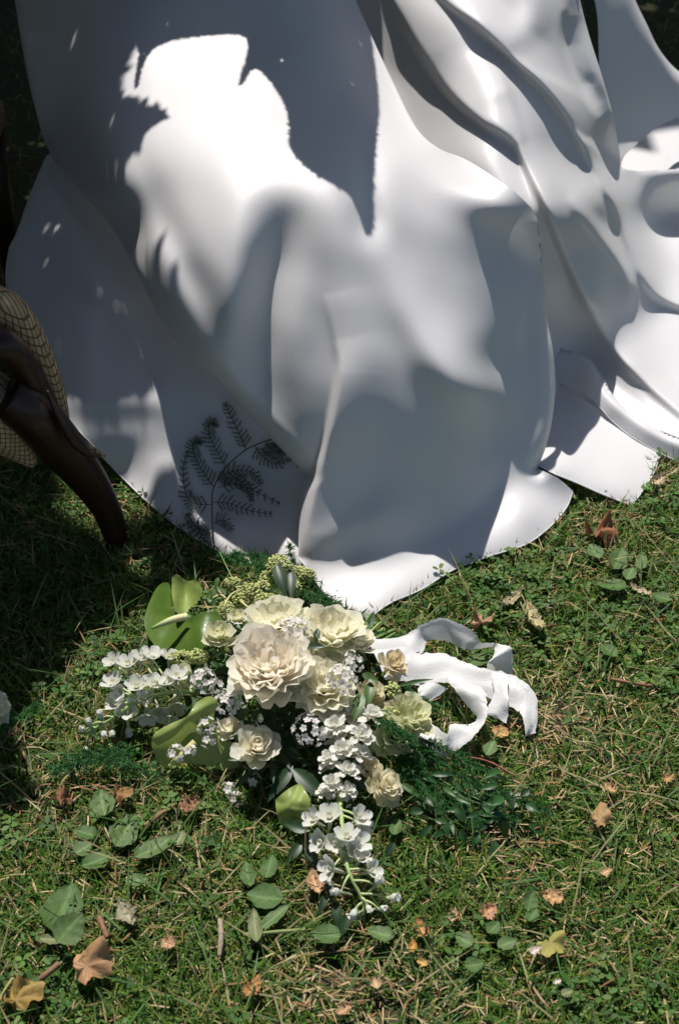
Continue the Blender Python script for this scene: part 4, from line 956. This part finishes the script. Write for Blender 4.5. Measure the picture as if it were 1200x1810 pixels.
for i, ps in enumerate([
    [([(560, 1060, .05), (600, 1080, .05), (650, 1110, .05), (700, 1128, .04)], 34, 80), ([(480, 1030, .06), (540, 1050, .06), (600, 1090, .05)], 32, 80), ([(530, 1010, .05), (570, 1050, .05), (640, 1100, .04)], 26, 60)],
    [([(480, 1010, .07), (440, 995, .06), (395, 985, .05)], 26, 50), ([(500, 1000, .06), (460, 984, .06), (420, 978, .06)], 18, 36), ([(525, 1000, .06), (515, 985, .06), (512, 968, .07)], 10, 14)],
    [([(700, 1300, .06), (780, 1350, .05), (860, 1395, .04), (960, 1430, .03)], 46, 120), ([(690, 1330, .05), (760, 1400, .04), (830, 1450, .03)], 46, 110), ([(690, 1300, .08), (735, 1330, .07), (745, 1400, .03)], 14, 40)],
    [([(700, 1280, .05), (730, 1300, .04), (800, 1330, .03), (850, 1360, .03)], 36, 70), ([(720, 1340, .05), (800, 1420, .03), (900, 1450, .02)], 44, 90)],
    [([(660, 1255, .1), (690, 1285, .1), (725, 1305, .09)], 26, 60)],
    [([(700, 1215, .05), (735, 1235, .04), (760, 1250, .03)], 26, 50)]]):
    acc = Acc()
    for k, (path, sp, n) in enumerate(ps): plume(acc, path, sp, n, FG, 200+i*10+k)
    o = bq('asparagus_fern', acc.mesh('asparagus_fern', M_fern, False))
# dark leafy sprig at the lower right of the bouquet
acc = Acc(); stem_path(acc, [(720, 1340, .04), (800, 1400, .035), (900, 1440, .03)], .0014, (.10, .18, .05)); spr = bq('leafy_sprig', acc.mesh('leafy_sprig', M_leafg))
for i in range(60):
    x, y = 740+rng.uniform(0, 200), 1390+rng.normal(0, 1)*26+rng.uniform(0, 60); z = rng.uniform(.015, .05)
    p0 = G(x, y, z); d = Vector((rng.normal(0, 1), rng.normal(-.5, .7), rng.normal(-.2, .4))).normalized()*.022*rng.uniform(.7, 1.5)
    V, F = lance(p0, p0+d, .010*rng.uniform(.7, 1.3), .08, n=6, prof=(.05, .8, 1, .9, .5, .05)); g_ = rng.uniform(.6, 1.5)
    acc = Acc(); acc.add(V, F, (.025*g_, .075*g_, .02*g_)); bq('leaf', acc.mesh('leaf', M_leafg), spr, Matrix.Identity(4))
for pts in ([(690, 1310, .05), (720, 1340, .04), (790, 1385, .035), (880, 1430, .03)], [(730, 1335, .05), (750, 1380, .04), (760, 1430, .03)], [(420, 1038, .08), (405, 1010, .075), (388, 975, .055)], [(640, 1110, .05), (700, 1135, .04)]):
    acc = Acc(); stem_path(acc, pts, .0014, (.16, .26, .08)); bq('stem', acc.mesh('stem', M_stem))
for pts in ([(400, 1095, .10), (398, 1070, .12), (410, 1050, .12), (428, 1042, .11)], [(425, 1062, .10), (440, 1075, .10)], [(545, 1180, .14), (530, 1150, .15), (525, 1130, .15)], [(370, 1060, .085), (390, 1052, .09), (400, 1058, .09)]):
    acc = Acc(); stem_path(acc, pts, .0022, (.50, .48, .22)); bq('stem', acc.mesh('stem', M_stem))
# feathery fern sprig lying up over the dress
Bf = tps([(a, b_, depth_of(a, b_, z)) for a, b_, z in B_ctrl])
def onB(x, y, off=.012):
    t = float(Bf(np.array([x], float), np.array([y], float))[0]) - off
    return pt(np.array(x, float), np.array(y, float), t)
acc = Acc(); r_ = np.random.default_rng(77); FD = (.05, .075, .055)
stem2 = catmull([(425, 1030), (400, 1000), (387, 972), (377, 955), (375, 892), (377, 865), (390, 840), (405, 820), (435, 795), (472, 779), (510, 770)], 6)
acc.add(*tube_vf([onB(x, y, .014) for x, y in stem2], .0009, 4), (.05, .06, .03))
for fr in ([(375, 892), (345, 890), (330, 876), (324, 835), (331, 797)], [(379, 862), (362, 838), (346, 812), (341, 787), (350, 778), (358, 784)], [(400, 825), (385, 800), (371, 772), (369, 750), (377, 746), (384, 754)], [(435, 795), (425, 770), (408, 735), (398, 712)],
           [(385, 862), (420, 856), (450, 868), (495, 890)], [(388, 845), (415, 832), (445, 835), (462, 855)], [(377, 888), (405, 890), (440, 902), (480, 908)], [(450, 787), (465, 808), (490, 820), (514, 810)], [(376, 935), (352, 936), (338, 918), (332, 908)],
           [(376, 925), (395, 920), (410, 936)], [(470, 780), (478, 792), (492, 800), (505, 798)], [(376, 940), (355, 945), (330, 925)], [(382, 850), (400, 845), (425, 850), (440, 870), (445, 885)], [(480, 775), (500, 790), (540, 832)]):
    Q = catmull(fr, 8); acc.add(*tube_vf([onB(x, y, .013) for x, y in Q], .0007, 4), FD)
    for i in range(3, len(Q)-1, 2):
        d = Q[i+1]-Q[i-1]; d /= np.linalg.norm(d)+1e-9; u = i/len(Q)
        for sg in (-1, 1):
            s_ = np.array([-d[1], d[0]])*sg; L = 19*(1-u)**.6*r_.uniform(.6, 1.1)+3
            for j in range(int(L/2.0)):
                c = Q[i]+(s_*.85+d*.55)*j*2.0
                for sg2 in (-1, 1):
                    w = (d*.9*sg2+s_*.5); tip = c+w*r_.uniform(2.8, 5.2)
                    A_, B2, C2 = onB(*(c-s_*.7), .013), onB(*(c+s_*.7), .013), onB(*tip, .0135)
                    acc.add(np.array([A_, B2, C2]), np.array([[0, 1, 2]]), np.array(FD)*r_.uniform(.7, 1.4))
bq('fern_sprig', acc.mesh('fern_sprig', M_fern, False))

# ------------------------------------------------------------------ the ribbon
M_rib = mat('silk_ribbon', (.78, .78, .78), .5, .3, trans=.3, bump=.3, bump_scale=300, sheen=.2)
ribbon = empty('ribbon', G(760, 1200, 0)); bpy.context.view_layer.update(); rinv = Matrix.Translation(-ribbon.location)
tag(ribbon, 'torn white silk ribbon trailing from the bouquet in curling tails over the grass', 'ribbon')
def tail(rails, seed, rag=.0012, nw=14):
    r = np.random.default_rng(seed)
    L_ = catmull([list(G(a[0], a[1], a[2])) for a, b_ in rails], 12); R_ = catmull([list(G(b_[0], b_[1], b_[2])) for a, b_ in rails], 12)
    n = len(L_); s = np.arange(n); v = np.linspace(0, 1, nw)
    def frag(): 
        x = r.normal(0, 1, n); return np.convolve(x, [.3, .5, .3], 'same')*rag
    ax = R_-L_; wd = np.linalg.norm(ax, axis=1, keepdims=True)+1e-6
    L2 = L_+ax/wd*frag()[:, None]; R2 = R_+ax/wd*frag()[:, None]
    V = L2[:, None]*(1-v)[None, :, None]+R2[:, None]*v[None, :, None]
    ph = r.uniform(0, 6.28, 4); am = .0014*np.minimum(wd/.04, 1)
    V[:, :, 2] += am*(np.sin(s/6+ph[0])[:, None]*np.sin(v*5+ph[1]+s[:, None]/17)+.8*np.sin(v*9+s[:, None]/9+ph[2])) + .0035*np.minimum(wd/.05, 1)*np.sin(math.pi*v)
    F = [[i*nw+j, (i+1)*nw+j, (i+1)*nw+j+1, i*nw+j+1] for i in range(n-1) for j in range(nw-1)]
    o = obj('ribbon_tail', mesh_np('ribbon_tail', V.reshape(-1, 3), F, M_rib), ribbon); o.matrix_parent_inverse = rinv
    acc = Acc()                                  # loose threads along the torn edge
    for k in range(int(n*.8)):
        i = r.integers(0, n); p = (L2 if r.random() < .5 else R2)[i]; d = r.normal(0, 1, 3); d[2] = abs(d[2])*.4-.2; d *= r.uniform(.002, .007)/np.linalg.norm(d)
        acc.add(*tube_vf([p, p+d*.6, p+d+np.array([0, 0, -.001])], .00022, 3, False))
    t = obj('fringe', acc.mesh('fringe', M_rib), o); t.matrix_parent_inverse = rinv
tail([((650, 1132, .07), (680, 1198, .06)), ((709, 1125, .055), (742, 1158, .045)), ((739, 1108, .06), (757, 1133, .035)), ((775, 1092, .065), (786, 1133, .03)), ((808, 1101, .06), (808, 1141, .03)), ((836, 1118, .055), (823, 1149, .03)), ((850, 1135, .045), (844, 1147, .032)), ((874, 1137, .045), (871, 1145, .035)), ((901, 1143, .055), (871, 1159, .05)), ((906, 1161, .04), (861, 1171, .055)), ((905, 1176, .028), (861, 1186, .03)), ((905, 1193, .02), (866, 1190, .02))], 1)
tail([((650, 1134, .07), (680, 1200, .05)), ((709, 1132, .06), (712, 1202, .04)), ((739, 1154, .05), (742, 1212, .035)), ((781, 1153, .05), (784, 1208, .035)), ((820, 1170, .045), (808, 1219, .035)), ((862, 1185, .045), (856, 1231, .03)), ((904, 1192, .045), (896, 1244, .028)), ((931, 1208, .04), (915, 1258, .03)), ((947, 1230, .032), (924, 1272, .03)), ((950, 1262, .025), (928, 1297, .022)), ((946, 1296, .016), (930, 1301, .014))], 2)
tail([((790, 1195, .048), (850, 1215, .05)), ((805, 1220, .05), (858, 1228, .055)), ((826, 1249, .035), (861, 1246, .055)), ((843, 1271, .03), (857, 1275, .05)), ((827, 1279, .028), (839, 1300, .045)), ((797, 1281, .04), (820, 1318, .03)), ((789, 1297, .045), (788, 1336, .022)), ((760, 1278, .03), (768, 1330, .022)), ((738, 1289, .03), (741, 1311, .025))], 3)
tail([((866, 1188, .05), (897, 1192, .052)), ((872, 1225, .04), (898, 1238, .045)), ((861, 1257, .03), (897, 1263, .03)), ((872, 1268, .025), (894, 1279, .022))], 4)
tail([((742, 1206, .045), (792, 1216, .045)), ((735, 1230, .04), (766, 1236, .035)), ((724, 1243, .03), (746, 1247, .03))], 5)
# ------------------------------------------------------------------ fallen leaves, weeds and twigs on the grass
M_leaf = mat('fallen_leaf', (.1, .12, .05), .6, .3, trans=.15, attr=True, noise_amt=.35, noise_scale=60, bump=.6, bump_scale=120)
def gdir(px, py, z, ang):
    """direction on the ground that points along picture angle ang (0 = right, 90 = up)"""
    a, b_ = G(px, py, z), G(px+20*math.cos(R(ang)), py-20*math.sin(R(ang)), z); d = b_-a; d.normalize(); return d
def broad(L, W, seed, curl=.12, cup=.25, wave=.03, crease=0.0, jag=0.0, nu=19, nv=11, tip=1.0):
    r = np.random.default_rng(seed); u = np.linspace(0, 1, nu)[:, None]; v = np.linspace(-1, 1, nv)[None, :]; ph = r.uniform(0, 6.28, 6)
    w = W*.5*np.sin(math.pi*np.clip(u, 0, 1)**.8)**.75*(1+.05*np.sin(9*u+ph[0])) + .0008
    edge = 1+.04*np.sin(17*u+ph[1])
    if jag: edge = edge*(1+jag*r.normal(0, 1, (nu, 2))[:, (v[0] > 0).astype(int)])
    x = L*(u-.5)+(jag*.12*L*r.normal(0, 1, (nu, nv)) if jag else 0); y = w*v*edge
    z = curl*L*((u-.5)**2*2-.2)*(1 if seed % 3 else -1) + cup*w*np.abs(v)**1.3 + wave*L*np.sin(5*u+ph[2]+1.5*v)*np.abs(v) + .016*L*np.cos(26*u-5*np.abs(v)+ph[3])*np.abs(v) + crease*L*r.normal(0, 1, (nu, nv))*.06
    V = np.stack(np.broadcast_arrays(x, y, z), -1).reshape(-1, 3)
    F = np.array([[i*nv+j, (i+1)*nv+j, (i+1)*nv+j+1, i*nv+j+1] for i in range(nu-1) for j in range(nv-1)])
    c = 1+.55*np.exp(-(v/.07)**2)*np.ones_like(u)+.22*np.maximum(np.sin(26*u-5*np.abs(v)+ph[3]), 0)**3-.15*np.abs(v)**3
    return V, F, c.reshape(-1)
def lobed(L, seed, crumple=.10, lobes=5):
    r = np.random.default_rng(seed); n = 44; ph = r.uniform(0, 6.28, 5); V = [(0, 0, 0)]; 
    a = np.linspace(0, 2*math.pi, n, endpoint=False)
    tri = lambda x: 1-np.abs((x/math.pi) % 2-1)
    rad = .66+.15*tri(lobes*a)**1.2+.10*tri(lobes*3*a+.4)*tri(lobes*a)+.14*np.cos(a+ph[0])+.16*np.cos(2*a+ph[1])+.05*tri(19*a+ph[2])
    rad *= .42+.80*(.5+.5*np.cos(a))**.8
    rad *= 1-.35*np.exp(-((a-math.pi)/.35)**2)
    for k in (.3, .6, .85, 1.0):
        for q, ra in zip(a, rad):
            h = .30*L*abs(math.sin(q+ph[2]))*ra*k-.12*L*k*k + crumple*L*(math.sin(3*q+ph[3])*k*k*1.2+.6*math.sin(7*q+ph[4]+3*k)*k)+.03*L*abs(math.sin(lobes*q/2))*k
            V.append((math.cos(q)*ra*k*L*.62, math.sin(q)*ra*k*L*.62, h))
    F = [[0, 1+j, 1+(j+1) % n, 1+(j+1) % n] for j in range(n)]
    for i in range(3): F += [[1+i*n+j, 1+(i+1)*n+j, 1+(i+1)*n+(j+1) % n, 1+i*n+(j+1) % n] for j in range(n)]
    c = np.concatenate([[.7]]+[.82+.22*np.abs(np.sin(lobes*a/2))*(.4+.6*k) for k in (.3, .6, .85, 1)])
    return np.array(V), np.array(F), c
def leaf(name, kind, px, py, L, W, ang, col, label, cat, group=None, z=.024, tilt=(0, 0), seed=1, stalk=0, **k):
    p = G(px, py, z); m = mpx(p); st = max(.25, abs((G(px+10*math.cos(R(ang)), py-10*math.sin(R(ang)), z)-p).length)/(10*m))
    if name == D_ and kind == 'broad': k = dict(dict(jag=.22, crease=.5, curl=.35, cup=.5), **k)
    if kind == 'broad': V, F, c = broad(L*m*st, W*m*1.15, seed, **k)
    else: V, F, c = lobed(L*m*1.1, seed, **k)
    acc = Acc(); acc.add(V, F, np.array(col)[None]*c[:, None])
    if stalk: acc.add(*tube_vf(catmull([(-L*m*.48*st, 0, .001), (-L*m*.48*st-stalk*m*.5, .002, .003), (-L*m*.48*st-stalk*m, -.001, -.006)], 4), .0011, 5), np.array(col)*1.25)
    o = obj(name, acc.mesh(name, M_leaf)); d = gdir(px, py, z, ang); yv = Vector((0, 0, 1)).cross(d)
    Mx = Matrix((d, yv, Vector((0, 0, 1)))).transposed() @ Matrix.Rotation(tilt[0], 3, 'X') @ Matrix.Rotation(tilt[1], 3, 'Y')
    o.matrix_world = Matrix.Translation(p) @ Mx.to_4x4()
    tag(o, label, cat, group); return o
GR, GR2, GY, TN, OR, BR, YL, RD = (.075, .145, .035), (.11, .18, .06), (.18, .21, .09), (.46, .32, .18), (.50, .24, .09), (.30, .15, .07), (.42, .36, .10), (.26, .12, .06)
gl, dl = 'green weed leaves lying in the lawn', 'dry fallen leaves on the lawn'
W_ = 'weed_leaf'; D_ = 'dry_leaf'
items = [
 (W_, 'broad', 112, 1606, 100, 62, 68, GR, 'large round dark green leaf at the lower left, above the brown maple leaf', gl, dict(tilt=(.2, .1), seed=4, cup=.2)),
 (W_, 'broad', 124, 1640, 66, 46, 50, GR2, 'smaller round green leaf overlapping the large dark round one', gl, dict(tilt=(.45, -.1), seed=5, z=.048, cup=.15)),
 (W_, 'broad', 92, 1660, 48, 18, 175, GY, 'pale narrow leaf under the pair of round leaves at lower left', gl, dict(seed=7)),
 (W_, 'broad', 182, 1420, 48, 36, 100, GR2, 'crinkled grey-green leaf below the left delphinium tips', gl, dict(seed=8, crease=.4)),
 (W_, 'broad', 222, 1468, 72, 42, 60, GR2, 'crinkled upright green leaf, largest of those left of the dark leaves', gl, dict(seed=10, crease=.5, tilt=(.2, .1))),
 (W_, 'broad', 152, 1472, 40, 26, 165, GR, 'small green leaf left of the largest crinkled leaf', gl, dict(seed=11)),
 (W_, 'broad', 148, 1500, 34, 28, 30, GR2, 'small pale green heart shaped leaf below its darker neighbour', gl, dict(seed=13, stalk=14)),
 (W_, 'broad', 170, 1522, 54, 36, 200, GR, 'flat green leaf below the crinkled upright leaf', gl, dict(seed=14)),
 (W_, 'broad', 278, 1496, 88, 30, 28, GR2, 'long green leaf with pale stalk pointing to the lower left', gl, dict(seed=16, stalk=22)),
 (W_, 'broad', 318, 1482, 28, 22, 60, GY, 'small olive leaf at the tip of the long green leaf', gl, dict(seed=17)),
 (W_, 'broad', 242, 1556, 40, 22, 10, GR2, 'small glossy green leaf above the grey torn leaf', gl, dict(seed=19)),
 (W_, 'broad', 468, 1586, 66, 44, 172, GR, 'wide green leaf left of the bouquet tip', gl, dict(seed=20, stalk=18)),
 (W_, 'broad', 486, 1620, 66, 20, 40, GR2, 'narrow green leaf sloping below the wide leaf', gl, dict(seed=22)),
 (W_, 'broad', 451, 1636, 60, 20, 95, GY, 'narrow grey-green leaf standing left of the sloping narrow leaf', gl, dict(seed=23)),
 (W_, 'broad', 476, 1532, 44, 26, 75, GR, 'dark green leaf in the grass left of the glossy bouquet leaves', gl, dict(seed=25)),
 (W_, 'broad', 438, 1545, 46, 22, 100, GR, 'dull green leaf left of the dark green upright leaf', gl, dict(seed=26)),
 (W_, 'broad', 576, 1652, 52, 34, 170, GR, 'green leaf under the lowest glossy bouquet leaf', gl, dict(seed=28)),
 (W_, 'broad', 672, 1650, 48, 26, 165, GR2, 'folded green leaf just below the bouquet tip buds', gl, dict(seed=29)),
 (W_, 'broad', 1092, 988, 40, 30, 70, GR2, 'upright green weed leaf below the dress hem at right', gl, dict(seed=31, tilt=(.3, 0))),
 (W_, 'broad', 1078, 1036, 58, 34, 172, GR, 'wide dark green weed leaf, largest right of the ribbon', gl, dict(seed=32, tilt=(.25, .1))),
 (W_, 'broad', 1133, 992, 32, 18, 80, GR2, 'narrow folded leaf right of the upright weed leaf', gl, dict(seed=34)),
 (W_, 'broad', 1112, 1014, 24, 20, 60, GR2, 'small round leaf between the folded and the wide weed leaves', gl, dict(seed=35)),
 (W_, 'broad', 1168, 1056, 36, 22, 160, GR, 'green weed leaf near the right edge beside a tan curl', gl, dict(seed=37)),
 (W_, 'broad', 1075, 1150, 34, 24, 140, GR, 'green weed leaf in the grass right of the ribbon end', gl, dict(seed=38)),
 (W_, 'broad', 1050, 975, 30, 24, 120, GR2, 'green leaf beside the rust coloured clod', gl, dict(seed=40)),
 (W_, 'broad', 850, 1166, 44, 26, 20, GR, 'green leaf seen through the loop of the ribbon', gl, dict(seed=41, z=.018)),
 (W_, 'broad', 866, 1322, 30, 20, 60, GR2, 'green leaf below the lower ribbon tail', gl, dict(seed=43)),
 (W_, 'broad', 937, 1592, 40, 24, 75, GR2, 'curled pale green leaf standing in the grass at lower right', gl, dict(seed=44, tilt=(.5, 0))),
 (W_, 'broad', 941, 1618, 26, 20, 60, GR, 'small green leaf just below the curled pale one', gl, dict(seed=46)),
 (W_, 'broad', 820, 1662, 34, 26, 150, GR2, 'round clover leaf left of the yellow leaf', gl, dict(seed=47)),
 (W_, 'broad', 895, 1668, 34, 22, 20, GR2, 'grey-green leaf immediately left of the yellow leaf', gl, dict(seed=49)),
 (W_, 'broad', 838, 1706, 34, 24, 10, GR, 'dark green leaf below the clover patch at lower right', gl, dict(seed=50)),
 (W_, 'broad', 872, 1640, 28, 20, 45, GR, 'green leaf below the folded tan leaf', gl, dict(seed=52)),
 (W_, 'broad', 1002, 1755, 22, 14, 20, GY, 'pale oval leaf near the bottom right straw', gl, dict(seed=53)),
 (W_, 'broad', 700, 1462, 30, 18, 70, GR, 'glossy leaf in the shadow right of the white spike', gl, dict(seed=55)),
 (D_, 'lobed', 152, 1708, 78, 0, 20, (.52, .30, .15), 'big curled brown maple leaf at the lower left', dl, dict(seed=1, z=.035, tilt=(.25, -.1), stalk=0)),
 (D_, 'lobed', 28, 1768, 66, 0, 60, (.40, .27, .08), 'crumpled yellow-brown leaf in the bottom left corner', dl, dict(seed=2, crumple=.2)),
 (D_, 'broad', 224, 1614, 50, 26, 120, (.33, .30, .20), 'torn grey-tan leaf right of the big round leaf', dl, dict(seed=56, crease=.4)),
 (D_, 'broad', 336, 1425, 42, 30, 20, (.30, .16, .09), 'crumpled red-brown leaf below the left anthurium', dl, dict(seed=58, crease=1.2)),
 (D_, 'lobed', 208, 1404, 36, 0, 10, (.38, .22, .09), 'small crumbling orange leaf above the crinkled green leaves', dl, dict(seed=3, crumple=.25)),
 (D_, 'lobed', 106, 1416, 34, 0, 40, RD, 'small rust red leaf scrap at the edge of the left shadow', dl, dict(seed=4, crumple=.3)),
 (D_, 'broad', 297, 1668, 26, 20, 150, (.50, .31, .18), 'little tan leaf scrap between the twig and the torn leaf', dl, dict(seed=59, crease=.8)),
 (D_, 'broad', 447, 1744, 46, 20, 60, OR, 'narrow orange leaf near the bottom centre', dl, dict(seed=61)),
 (D_, 'broad', 557, 1560, 46, 22, 110, (.50, .30, .17), 'tan strip of bark beside the bouquet tip', dl, dict(seed=62, crease=.3)),
 (D_, 'broad', 664, 1738, 22, 16, 100, (.52, .36, .20), 'pale square leaf scrap at the bottom centre', dl, dict(seed=64)),
 (D_, 'broad', 744, 1642, 34, 18, 120, OR, 'rust orange leaf right of the bouquet tip', dl, dict(seed=65)),
 (D_, 'broad', 729, 1673, 22, 12, 80, (.52, .28, .06), 'bright orange scrap below the rust orange leaf', dl, dict(seed=67)),
 (D_, 'broad', 746, 1702, 20, 12, 150, (.52, .34, .10), 'small yellow-orange scrap in the clover', dl, dict(seed=68)),
 (D_, 'broad', 608, 1785, 30, 16, 35, (.46, .28, .15), 'small tan leaf lying on the bottom straw patch', dl, dict(seed=70)),
 (D_, 'broad', 862, 1611, 34, 24, 40, (.50, .27, .15), 'folded tan leaf pointing up at lower right', dl, dict(seed=71, tilt=(.4, .2))),
 (D_, 'broad', 801, 1618, 26, 14, 80, (.50, .33, .19), 'narrow tan scrap left of the folded tan leaf', dl, dict(seed=73)),
 (D_, 'lobed', 972, 1668, 54, 0, 300, (.40, .36, .10), 'yellow leaf with a ragged hole at the lower right', dl, dict(seed=6, crumple=.08)),
 (D_, 'broad', 976, 1586, 40, 26, 160, (.48, .30, .14), 'curled tan leaf above the yellow leaf', dl, dict(seed=74, crease=.8)),
 (D_, 'lobed', 1058, 1450, 42, 0, 45, (.52, .33, .15), 'heart shaped tan leaf alone on the right lawn', dl, dict(seed=7, crumple=.10, z=.03)),
 (D_, 'broad', 1070, 1541, 22, 12, 20, (.50, .34, .18), 'small tan scrap below the heart shaped leaf', dl, dict(seed=76)),
 (D_, 'broad', 1180, 1376, 22, 14, 40, (.46, .28, .12), 'little brown leaf at the right edge', dl, dict(seed=77)),
 (D_, 'broad', 1078, 1393, 26, 14, 140, (.46, .30, .14), 'small brown curl above the heart shaped leaf', dl, dict(seed=79)),
 (D_, 'broad', 946, 1680, 22, 14, 30, (.60, .50, .44), 'pale pinkish scrap left of the yellow leaf', dl, dict(seed=80)),
 (D_, 'broad', 984, 1736, 16, 8, 20, (.66, .60, .50), 'tiny cream scrap below the yellow leaf', dl, dict(seed=82)),
 (D_, 'broad', 917, 1407, 14, 9, 10, (.64, .62, .46), 'tiny cream petal on the lawn below the ribbon', dl, dict(seed=83)),
 (D_, 'broad', 1162, 848, 30, 18, 40, (.56, .44, .28), 'tan leaf tucked under the far right hem', dl, dict(seed=85, tilt=(.4, 0))),
 (D_, 'broad', 906, 1056, 50, 12, 40, (.42, .36, .22), 'long thin tan leaf below the hem', dl, dict(seed=86)),
 (D_, 'broad', 941, 1090, 58, 24, 118, (.44, .38, .20), 'tan leaf with dark cracks above the ribbon end', dl, dict(seed=88, z=.03, tilt=(.2, 0))),
 (D_, 'lobed', 851, 1100, 36, 0, 70, (.52, .32, .18), 'crumpled light brown leaf above the ribbon', dl, dict(seed=9, crumple=.3)),
 (D_, 'broad', 1132, 1044, 42, 12, 155, (.48, .40, .26), 'curled tan strip beside the wide weed leaf', dl, dict(seed=89)),
 (D_, 'broad', 884, 1295, 30, 20, 150, (.50, .30, .12), 'orange-brown leaf in the grass under the ribbon', dl, dict(seed=91, z=.018)),
 (D_, 'lobed', 1050, 944, 46, 0, 20, (.38, .15, .07), 'rust coloured crumbled leaf clod in a dip right of the hem', dl, dict(seed=10, crumple=.35)),
]
for (nm, kd, x, y, L, W, an, col, lab, grp, k) in items: leaf(nm, kd, x, y, L, W, an, col, lab, 'leaf', grp, **k)
def twig(pts, rad, col, label, name='twig', cat='twig'):
    P = catmull([list(G(*p)) for p in pts], 6); acc = Acc(); r = np.random.default_rng(int(pts[0][0]))
    V, F = tube_vf(P, rad*(1+.2*r.normal(0, 1, len(P))*.6), 6); acc.add(V, F, col)
    tag(obj(name, acc.mesh(name, M_leaf)), label, cat, 'twigs on the lawn')
twig([(176, 1622, .02), (183, 1640, .022), (190, 1657, .018)], .0042, (.34, .17, .10), 'short red-brown stick beside the torn grey leaf')
twig([(389, 1626, .02), (391, 1655, .024), (388, 1690, .018)], .0034, (.42, .34, .25), 'pale brown upright stick at lower left of centre')
twig([(62, 1738, .018), (82, 1722, .024), (104, 1704, .022)], .0038, (.28, .15, .09), 'curled brown stick left of the brown maple leaf')
twig([(1080, 1200, .02), (1110, 1206, .022), (1150, 1212, .02)], .0026, (.34, .16, .09), 'thin reddish stick at the right of the ribbon')
twig([(255, 1460, .02), (282, 1440, .022), (310, 1422, .02)], .0036, (.30, .20, .09), 'knobbly brown stalk between the crinkled leaves')
twig([(935, 1735, .018), (955, 1765, .022), (968, 1780, .02)], .0016, (.46, .30, .18), 'thin tan stem curving near the bottom right')
twig([(800, 1335, .02), (860, 1345, .022), (910, 1372, .02)], .0016, (.28, .10, .06), 'thin dark red stem lying below the ribbon')
twig([(430, 1652, .02), (480, 1648, .022), (540, 1643, .024)], .0022, (.28, .33, .12), 'pale green stalk lying across the grass below the narrow leaves')
# bits of a second bouquet at the left edge
sb = empty('flower', G(-10, 1255, 0)); bpy.context.view_layer.update(); sinv = Matrix.Translation(-sb.location)
tag(sb, 'cream flower with a green fern sprig cut off by the left edge', 'flower')
acc = Acc()
for i in range(14):
    t = i/13; V, F, U = petal_vf(.030, .034, .13, .2, .07, .18, 700+i); acc.add(place_petal(V, i*2.4, .2+.9*t, .004), F, ramp(U, YEL, CREAM, .6))
o = obj('petals', acc.mesh('petals', M_petal), sb); o.matrix_parent_inverse = sinv; o.matrix_world = face_mat(G(-24, 1256, .06), .5, .3)
acc = Acc(); plume(acc, [(-60, 1330, .03), (0, 1290, .04), (40, 1265, .04), (66, 1248, .045)], 16, 60, (.03, .11, .02), 501); o = obj('fern', acc.mesh('fern', M_fern, False), sb); o.matrix_parent_inverse = sinv
acc = Acc(); plume(acc, [(250, 1330, .03), (170, 1340, .035), (100, 1360, .03)], 40, 90, (.03, .11, .025), 502); plume(acc, [(300, 1370, .02), (230, 1355, .03), (150, 1330, .03)], 30, 60, (.03, .11, .025), 503)
o = bq('asparagus_fern', acc.mesh('asparagus_fern', M_fern, False))
